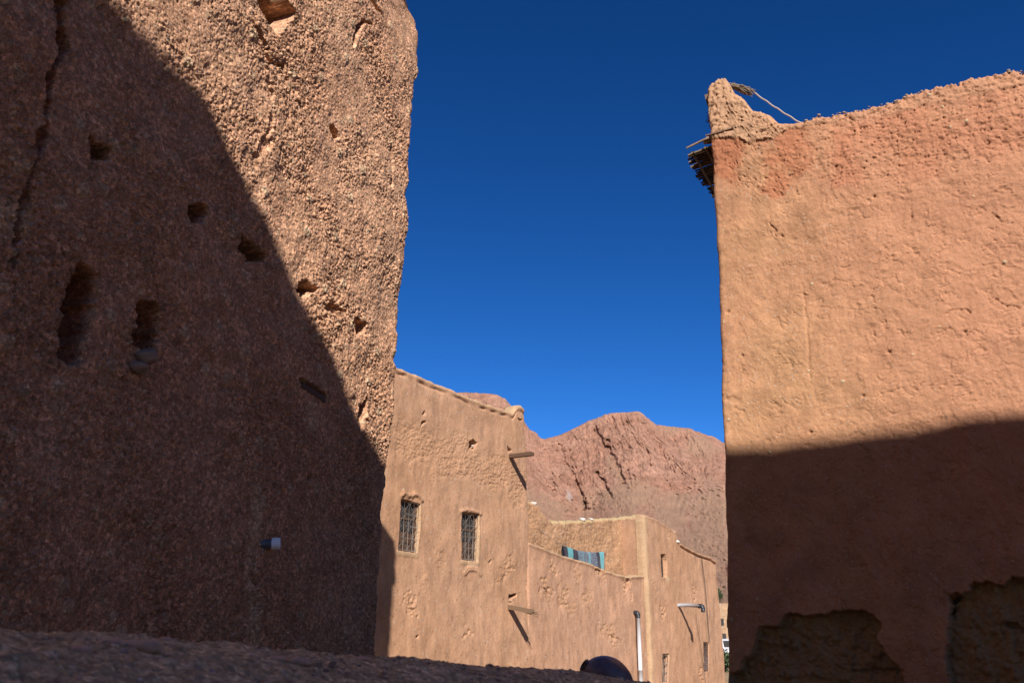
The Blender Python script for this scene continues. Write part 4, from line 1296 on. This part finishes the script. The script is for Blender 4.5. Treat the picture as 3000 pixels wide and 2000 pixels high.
ra = np.array([azel(*q) for q in ridge_px])
fa = np.array([azel(*q) for q in foot_px])
az = np.concatenate([np.linspace(-42, -5, 70)[:-1], np.linspace(-5, 14.5, 620), np.linspace(14.5, 48, 70)[1:]])
nr1, nr2, nr3 = 150, 210, 14
el_r = np.interp(az, ra[:, 0], ra[:, 1])
el_r = el_r + (0.0007 * fbm(az * 4, az * 0 + 1, 901, 4, 0.6))
el_f = np.minimum(np.interp(az, fa[:, 0], fa[:, 1]), el_r - 0.03)
el_0 = -(1.7 - GROUND) / 140.0
rows_el, rows_d, rows_c = [], [], []
for j in range(nr1):
    f = j / nr1
    e = el_0 + (el_f - el_0) * f
    rows_el.append(e)
    rows_d.append(140 + 560 * f ** 0.97 + 0 * az)
    rows_c.append(0 * az)
for j in range(nr2):
    f = j / (nr2 - 1)
    rows_el.append(el_f + (el_r - el_f) * f)
    rows_d.append(700 + 215 * f ** 1.05 + 0 * az)
    rows_c.append(0 * az + f)
EL, DD, CC = np.array(rows_el), np.array(rows_d), np.array(rows_c)
AZ = np.tile(az, (EL.shape[0], 1))
X = AZ * 12.2                       # metres across at about 700 m
Z = EL * 700
cl = sm(CC, 0.0, 0.42)
# the cliffs lean: gullies run down to the right
tx = X - 0.33 * (Z - 60) * -1.0 + 8 * fbm(X * 0.02, Z * 0.02, 910, 3)
rid = 1 - np.abs(fbm(tx * 0.022, Z * 0.008, 911, 4, 0.55)) * 2
rid2 = 1 - np.abs(fbm(tx * 0.10, Z * 0.02, 912, 4, 0.6)) * 2
rel = cl * (-9 * rid - 2.5 * rid2 + 5 * fbm(X * 0.06, Z * 0.05, 917, 4, 0.6) + 3.6 * fbm(X * 0.28, Z * 0.16, 913, 4, 0.72))
rel += (1 - cl) * (7 * fbm(X * 0.04, Z * 0.05, 914, 5, 0.62) + 2.8 * fbm(X * 0.3, Z * 0.3, 915, 4, 0.65))
cn = fbm(tx * 0.045, Z * 0.011, 940, 4, 0.6)
rel += cl * 8 * (1 - sm(np.abs(cn), 0.0, 0.055)) * sm(fbm(X * 0.02, Z * 0.02, 941, 3), -0.25, 0.25)
cn = fbm(tx * 0.11 + 5, Z * 0.03, 942, 4, 0.6)
rel += cl * 3.5 * (1 - sm(np.abs(cn), 0.0, 0.07)) * sm(fbm(X * 0.03, Z * 0.03, 943, 3), -0.2, 0.3)
b1, b2, bi_ = worley(X * 0.22, Z * 0.32, 944)
rel -= 2.2 * sm(0.33 - b1, 0, 0.2) * (bi_ > 0.62) * (1 - 0.6 * cl)
strat = sm(X, 125, 140) * (1 - cl)
rel += strat * sm(Z, 20, 40) * 1.3 * np.sin((Z + 0.55 * X + 2.5 * perlin(X * 0.1, Z * 0.1, 916)) * 2.1)


def gully(pts, dep, w):
    global rel
    q = np.array([(azel(*p)[0] * 12.2, azel(*p)[1] * 700) for p in pts])
    s = box_sel(X, Z, q, 12)
    d = 0.5 * w * (fbm(X[s] * 0.2, Z[s] * 0.2, 922, 3) + 0.1) + seg_dist(X[s] + 1.2 * fbm(X[s] * 0.15, Z[s] * 0.15, 920, 3), Z[s] + 1.2 * fbm(X[s] * 0.15, Z[s] * 0.15, 921, 3), q)
    rel[s] += 0.42 * dep * (1 - sm(d, w * 0.3, w))


gully([(1745, 1248), (1746, 1265), (1752, 1280), (1765, 1297), (1780, 1315), (1790, 1330), (1800, 1348), (1812, 1372), (1822, 1393), (1826, 1412)], 24, 2.6)
gully([(1781, 1290), (1783, 1312), (1788, 1330)], 18, 1.8)
gully([(1678, 1370), (1682, 1392), (1692, 1420), (1702, 1447), (1711, 1475), (1713, 1492)], 26, 2.2)
gully([(1718, 1458), (1715, 1478), (1713, 1492)], 18, 1.8)
gully([(1752, 1385), (1762, 1402), (1772, 1420), (1783, 1442), (1788, 1452)], 22, 2.0)
gully([(1640, 1300), (1650, 1325), (1655, 1350), (1665, 1370)], 16, 2.5)
gully([(1608, 1320), (1606, 1345)], 12, 2.5)
gully([(1840, 1380), (1846, 1410), (1850, 1438)], 14, 1.6)
gully([(1856, 1395), (1858, 1435)], 12, 1.4)
gully([(2036, 1400), (2032, 1418)], 14, 1.4)
gully([(1890, 1300), (1900, 1330), (1905, 1365)], 10, 1.5)
gully([(1970, 1340), (1980, 1370)], 8, 1.5)
crest_fade = 1 - 0.75 * sm(CC, 0.9, 1.0)
DD = DD + rel * crest_fade
# colour masks of the rock itself
w_c = azel(1667, 1452)
wx = np.hypot(X - w_c[0] * 12.2, (Z - w_c[1] * 700) * 0.55) + 2.0 * fbm(X * 0.2, Z * 0.2, 931, 3)
white = 1 - sm(wx, 1.0, 3.0)
scree = np.clip(1 - sm(CC + 0.16 * fbm(X * 0.05, Z * 0.05, 934, 4, 0.65), -0.02, 0.22) + 0.9 * sm(fbm(X * 0.03 + 3, Z * 0.03, 932, 4), 0.15, 0.6) * sm(X, 95, 130), 0, 1)
g2_ = np.array([(azel(*p)[0] * 12.2, azel(*p)[1] * 700) for p in [(1790, 1345), (1805, 1385), (1825, 1430)]])
scree = np.maximum(scree, 0.8 * (1 - sm(seg_dist(X, Z, g2_) + 1.5 * fbm(X * 0.1, Z * 0.1, 933, 3), 2, 6)))
px = EYE[0] + DD * np.sin(np.radians(AZ)); py = DD * np.cos(np.radians(AZ)); pz = EYE[2] + DD * EL
rows = [np.stack([px, py, pz], -1)]
last = rows[0][-1]
for j in range(1, nr3 + 1):
    f = j / nr3
    dd = np.hypot(last[:, 0], last[:, 1]) + 500 * f
    z = last[:, 2] * (1 - f ** 0.8) + GROUND * f ** 0.8 - 3 * f
    rows.append(np.stack([dd * np.sin(np.radians(az)), dd * np.cos(np.radians(az)), z], -1)[None])
PM = np.concatenate(rows)
pad = lambda m: np.concatenate([m, np.repeat(m[-1:], nr3, 0)])
R_, C_ = PM.shape[:2]
idx = np.arange(R_ * C_).reshape(R_, C_)
fq = np.stack([idx[:-1, :-1], idx[:-1, 1:], idx[1:, 1:], idx[1:, :-1]], -1).reshape(-1, 4)
t = NT('mountain_rock')
v_ = t.mapping((1, 1, 0.35), (0.0, 0.25, 0.0))
c = t.mix(t.ramp(t.noise(0.02, 6, 0.6), [(0.35, 0.0), (0.65, 1.0)]), (0.382, 0.190, 0.118), (0.446, 0.240, 0.154))
c = t.mix(1.0, c, t.ramp(t.noise(0.12, 8, 0.7, v_), [(0.3, 0.55), (0.7, 1.3)]), 'MULTIPLY')
c = t.mix(1.0, c, t.ramp(t.noise(0.5, 6, 0.75, v_), [(0.3, 0.65), (0.65, 1.18)]), 'MULTIPLY')
sc_c = t.mix(t.ramp(t.noise(0.05, 6, 0.65), [(0.35, 0.0), (0.65, 1.0)]), (0.327, 0.190, 0.118), (0.400, 0.235, 0.144))
sc_c = t.mix(1.0, sc_c, t.ramp(t.noise(0.6, 6, 0.7), [(0.3, 0.75), (0.7, 1.2)]), 'MULTIPLY')
c = t.mix(t.attr('scree'), c, sc_c)
c = t.mix(t.math('MULTIPLY', t.attr('white'), 0.5), c, (0.450, 0.399, 0.363))
M['rock'] = t.out(c, t.bump(t.noise(0.30, 9, 0.76, v_), 3.4, 1.0))
mesh_obj('mountain', PM.reshape(-1, 3), fq, M['rock'], None, True, {'white': pad(white), 'scree': pad(scree)}, kind='structure')

# ------------------------------------------------------------------ the sliver of village seen past the end house
def far(px, py, y):
    r_ = ray(px, py)
    return EYE + r_ * (y / r_[1])


M['farwall'] = mat_mud('far_pink_render', (0.50, 0.30, 0.22), (0.54, 0.34, 0.26), 0.3, 6, 0.01)
fh = empty('village_house', far(2118, 1900, 110) * [1, 1, 0] + [0, 0, GROUND], 'distant pink village house glimpsed between the end house and red house', 'house')
c_ = far(2122, 1800, 112)
mb = MB()
mb.box((c_[0], 114, (GROUND + 4.6) / 2), (2.6, 0.3, 0), (-0.3, 2.4, 0), (0, 0, (4.6 - GROUND) / 2))
mb.box((c_[0] + 0.4, 114.4, 5.2), (1.6, 0.2, 0), (-0.2, 1.5, 0), (0, 0, 0.6))
mb.build('wall', M['farwall'], fh)
for (dx, z) in ((-0.45, 3.6), (0.35, 3.4), (-0.3, 1.9)):
    mb = MB()
    mb.box((c_[0] + dx, 111.55, z), (0.22, 0.025, 0), (0, 0.06, 0), (0, 0, 0.4))
    mb.build('window', M['pane'], fh)
M['leaf'] = mat_plain('dusty_leaves', (0.07, 0.10, 0.035), 0.8, 0.4, 3)
rr = random.Random(4)


def bush(name, c, r, n, lab, cat, group=None):
    mb = MB()
    for k in range(n):
        d = np.array([rr.gauss(0, 1), rr.gauss(0, 1), rr.gauss(0, 0.9)])
        d = d / np.linalg.norm(d) * r * rr.random() ** 0.4 * (0.8 + 0.3 * math.sin(d[0] * 5))
        p = np.array(c) + d
        a = np.array([rr.uniform(-1, 1), rr.uniform(-1, 1), rr.uniform(-1, 1)]) * 0.11
        b = np.array([rr.uniform(-1, 1), rr.uniform(-1, 1), rr.uniform(-1, 1)]) * 0.11
        mb.add([p - a, p + b, p + a, p - b], [(0, 1, 2, 3)])
    root = empty(name, (c[0], c[1], GROUND), lab, cat, group)
    mb.build('crown', M['leaf'], root)
    mb = MB()
    mb.tube([(c[0], c[1], GROUND), (c[0] + 0.05, c[1], c[2] - r * 0.3), (c[0] + 0.1, c[1], c[2] + r * 0.3)], [0.09, 0.06, 0.02], 7)
    mb.build('trunk', M['wood'], root, True)


q = far(2104, 1738, 118)
bush('tree', (q[0] - 0.2, 118, q[2] - 0.2), 0.9, 900, 'small dark tree beside the distant pink village house', 'tree')
q = far(2124, 1965, 66)
bush('shrub', (q[0], 66, 0.25), 0.75, 900, 'green shrub in the gap at the foot of the end house', 'shrub')
# parked white van in front of the far house
q = far(2120, 1880, 96)
van = empty('parked_van', (q[0] + 0.35, 96, GROUND), 'distant white van parked in front of the pink village house', 'van')
vx = q[0] + 0.35
mb = MB()
sec = [(-2.3, 0.45), (-2.3, 1.15), (-1.75, 1.35), (-1.15, 2.05), (-0.7, 2.2), (2.2, 2.2), (2.35, 2.0), (2.35, 0.45)]
w = 0.85
vs = [(vx + s * w, 96 + a, GROUND + b) for s in (-1, 1) for a, b in sec]
n8 = len(sec)
fs = [tuple(range(n8)), tuple(reversed(range(n8, 2 * n8)))] + [(k, n8 + k, n8 + (k + 1) % n8, (k + 1) % n8) for k in range(n8)]
mb.add(vs, fs)
mb.build('body', M['white'], van)
mb = MB()
mb.add([(vx + sx * 0.72, 96 - 1.72 + f * 0.54 - 0.03, GROUND + 1.39 + f * 0.60 + 0.03) for f, sx in ((0, -1), (0, 1), (1, 0.95), (1, -0.95))], [(0, 1, 2, 3)])
ws = mb.build('windscreen', M['pane'], van)
ws.modifiers.new('thick', 'SOLIDIFY').thickness = 0.02
for sx in (-1, 1):
    for yy in (-1.45, 1.5):
        mb = MB()
        mb.tube([(vx + sx * 0.70, 96 + yy, GROUND + 0.33), (vx + sx * 0.90, 96 + yy, GROUND + 0.33)], 0.33, 18)
        mb.build('wheel', M['black'], van, True)

# ------------------------------------------------------------------ the tall house at our back that throws the big shadow
YB = -6.5


def back_at(P):
    return P - SUN * ((P[1] - YB) / SUN[1])


shade = []
for q in [(340, 0), (450, 120), (560, 220), (630, 330), (680, 450), (740, 560), (800, 680), (870, 850), (950, 1000), (1000, 1110), (1050, 1230), (1090, 1290), (1125, 1330), (1142, 1372)]:
    shade.append(back_at(TOWER.at(*q)))
shr = [back_at(RIGHT.at(*q)) for q in [(2119, 1316), (2560, 1262), (3000, 1206)]]
prof = [(-2.72, shade[0][2] - 0.3)] + [(p[0], p[2]) for p in shade] + [(shade[-1][0] + 0.5, shade[-1][2] - 0.1), ((shade[-1][0] + shr[0][0]) / 2, (shade[-1][2] + shr[0][2]) / 2)] + [(p[0], p[2]) for p in shr] + [(shr[-1][0] + 1.1, shr[-1][2] - 0.45), (shr[-1][0] + 1.15, 25.0), (12.5, 25.0)]  # right riser added to block sky; left end shortened to let sun through
for i in range(1, len(prof)):
    if prof[i][0] <= prof[i - 1][0]:
        prof[i] = (prof[i - 1][0] + 0.02, prof[i][1])
prof = np.array(prof)
print('shade profile', prof.round(2).tolist())
BK = Plane(90, (0, YB))
BK.d, BK.n = np.array([-1.0, 0, 0]), np.array([0, 1.0, 0])


def bk_h(u, v):
    return 0.05 * fbm(u * 0.6, v * 0.6, 951, 3) + 0.02 * fbm(u * 3, v * 3, 952, 3), {'raw': 0 * u, 'pale': 0 * u}


bk = empty('shading_house', (0, YB - 3, GROUND), 'tall plain mud house behind the viewpoint whose roofline shades the lane', 'house')
relief_wall('wall', BK, lambda v: np.full(np.shape(v), -12.4), lambda v: np.full(np.shape(v), 2.7), GROUND - 0.2,
            lambda u: np.interp(-u, prof[:, 0], prof[:, 1]), 0.08, 0.10, bk_h, 0.02, 0.5, M['house'], bk, K=3, rim_amp=0.0)
mb = MB()
mb.box((4.85, YB - 4.5, 6.2), (7.3, 0, 0), (0, 3.95, 0), (0, 0, 6.8))
mb.build('house_body', M['house'], bk)

# ------------------------------------------------------------------ light, sky, camera
w = bpy.data.worlds.new('World')
scene.world = w
w.use_nodes = True
nt = w.node_tree
sky = nt.nodes.new('ShaderNodeTexSky')
sky.sky_type = 'NISHITA'
sky.sun_disc = False
el_s = math.asin(-SUN[2])
sky.sun_elevation = el_s
sky.sun_rotation = math.atan2(-SUN[0], -SUN[1])
sky.altitude = 1500
sky.air_density = 0.75
sky.dust_density = 0.0
sky.ozone_density = 4.0
hs_n = nt.nodes.new('ShaderNodeHueSaturation')
hs_n.inputs['Saturation'].default_value = 1.23
hs_n.inputs['Hue'].default_value = 0.5
nt.links.new(sky.outputs['Color'], hs_n.inputs['Color'])
bg = nt.nodes['Background']
bg.inputs['Strength'].default_value = 0.0503
gm = nt.nodes.new('ShaderNodeGamma')
gm.inputs['Gamma'].default_value = 1.3
nt.links.new(hs_n.outputs['Color'], gm.inputs['Color'])
nt.links.new(gm.outputs['Color'], bg.inputs['Color'])

sun = bpy.data.lights.new('Sun', 'SUN')
sun.energy = 5.0
sun.angle = math.radians(0.53)
sun.color = (1.0, 0.965, 0.955)
so_ = bpy.data.objects.new('Sun', sun)
so_.rotation_euler = Vector(SUN).to_track_quat('-Z', 'Y').to_euler()
so_.location = (3, -20, 30)
col.objects.link(so_)

cam = bpy.data.cameras.new('Camera')
cam.sensor_width = 36
cam.lens = FPX / 3000 * 36
cam.clip_start = 0.05
cam.clip_end = 12000
cam.dof.use_dof = True
cam.dof.focus_distance = 22
cam.dof.aperture_fstop = 9.0
co = bpy.data.objects.new('Camera', cam)
co.location = EYE
co.rotation_euler = (math.pi / 2 + PITCH, 0, 0)
col.objects.link(co)
scene.camera = co
scene.view_settings.view_transform = 'Standard'
scene.view_settings.look = 'None'
scene.view_settings.gamma = 1
scene.view_settings.exposure = 0.74
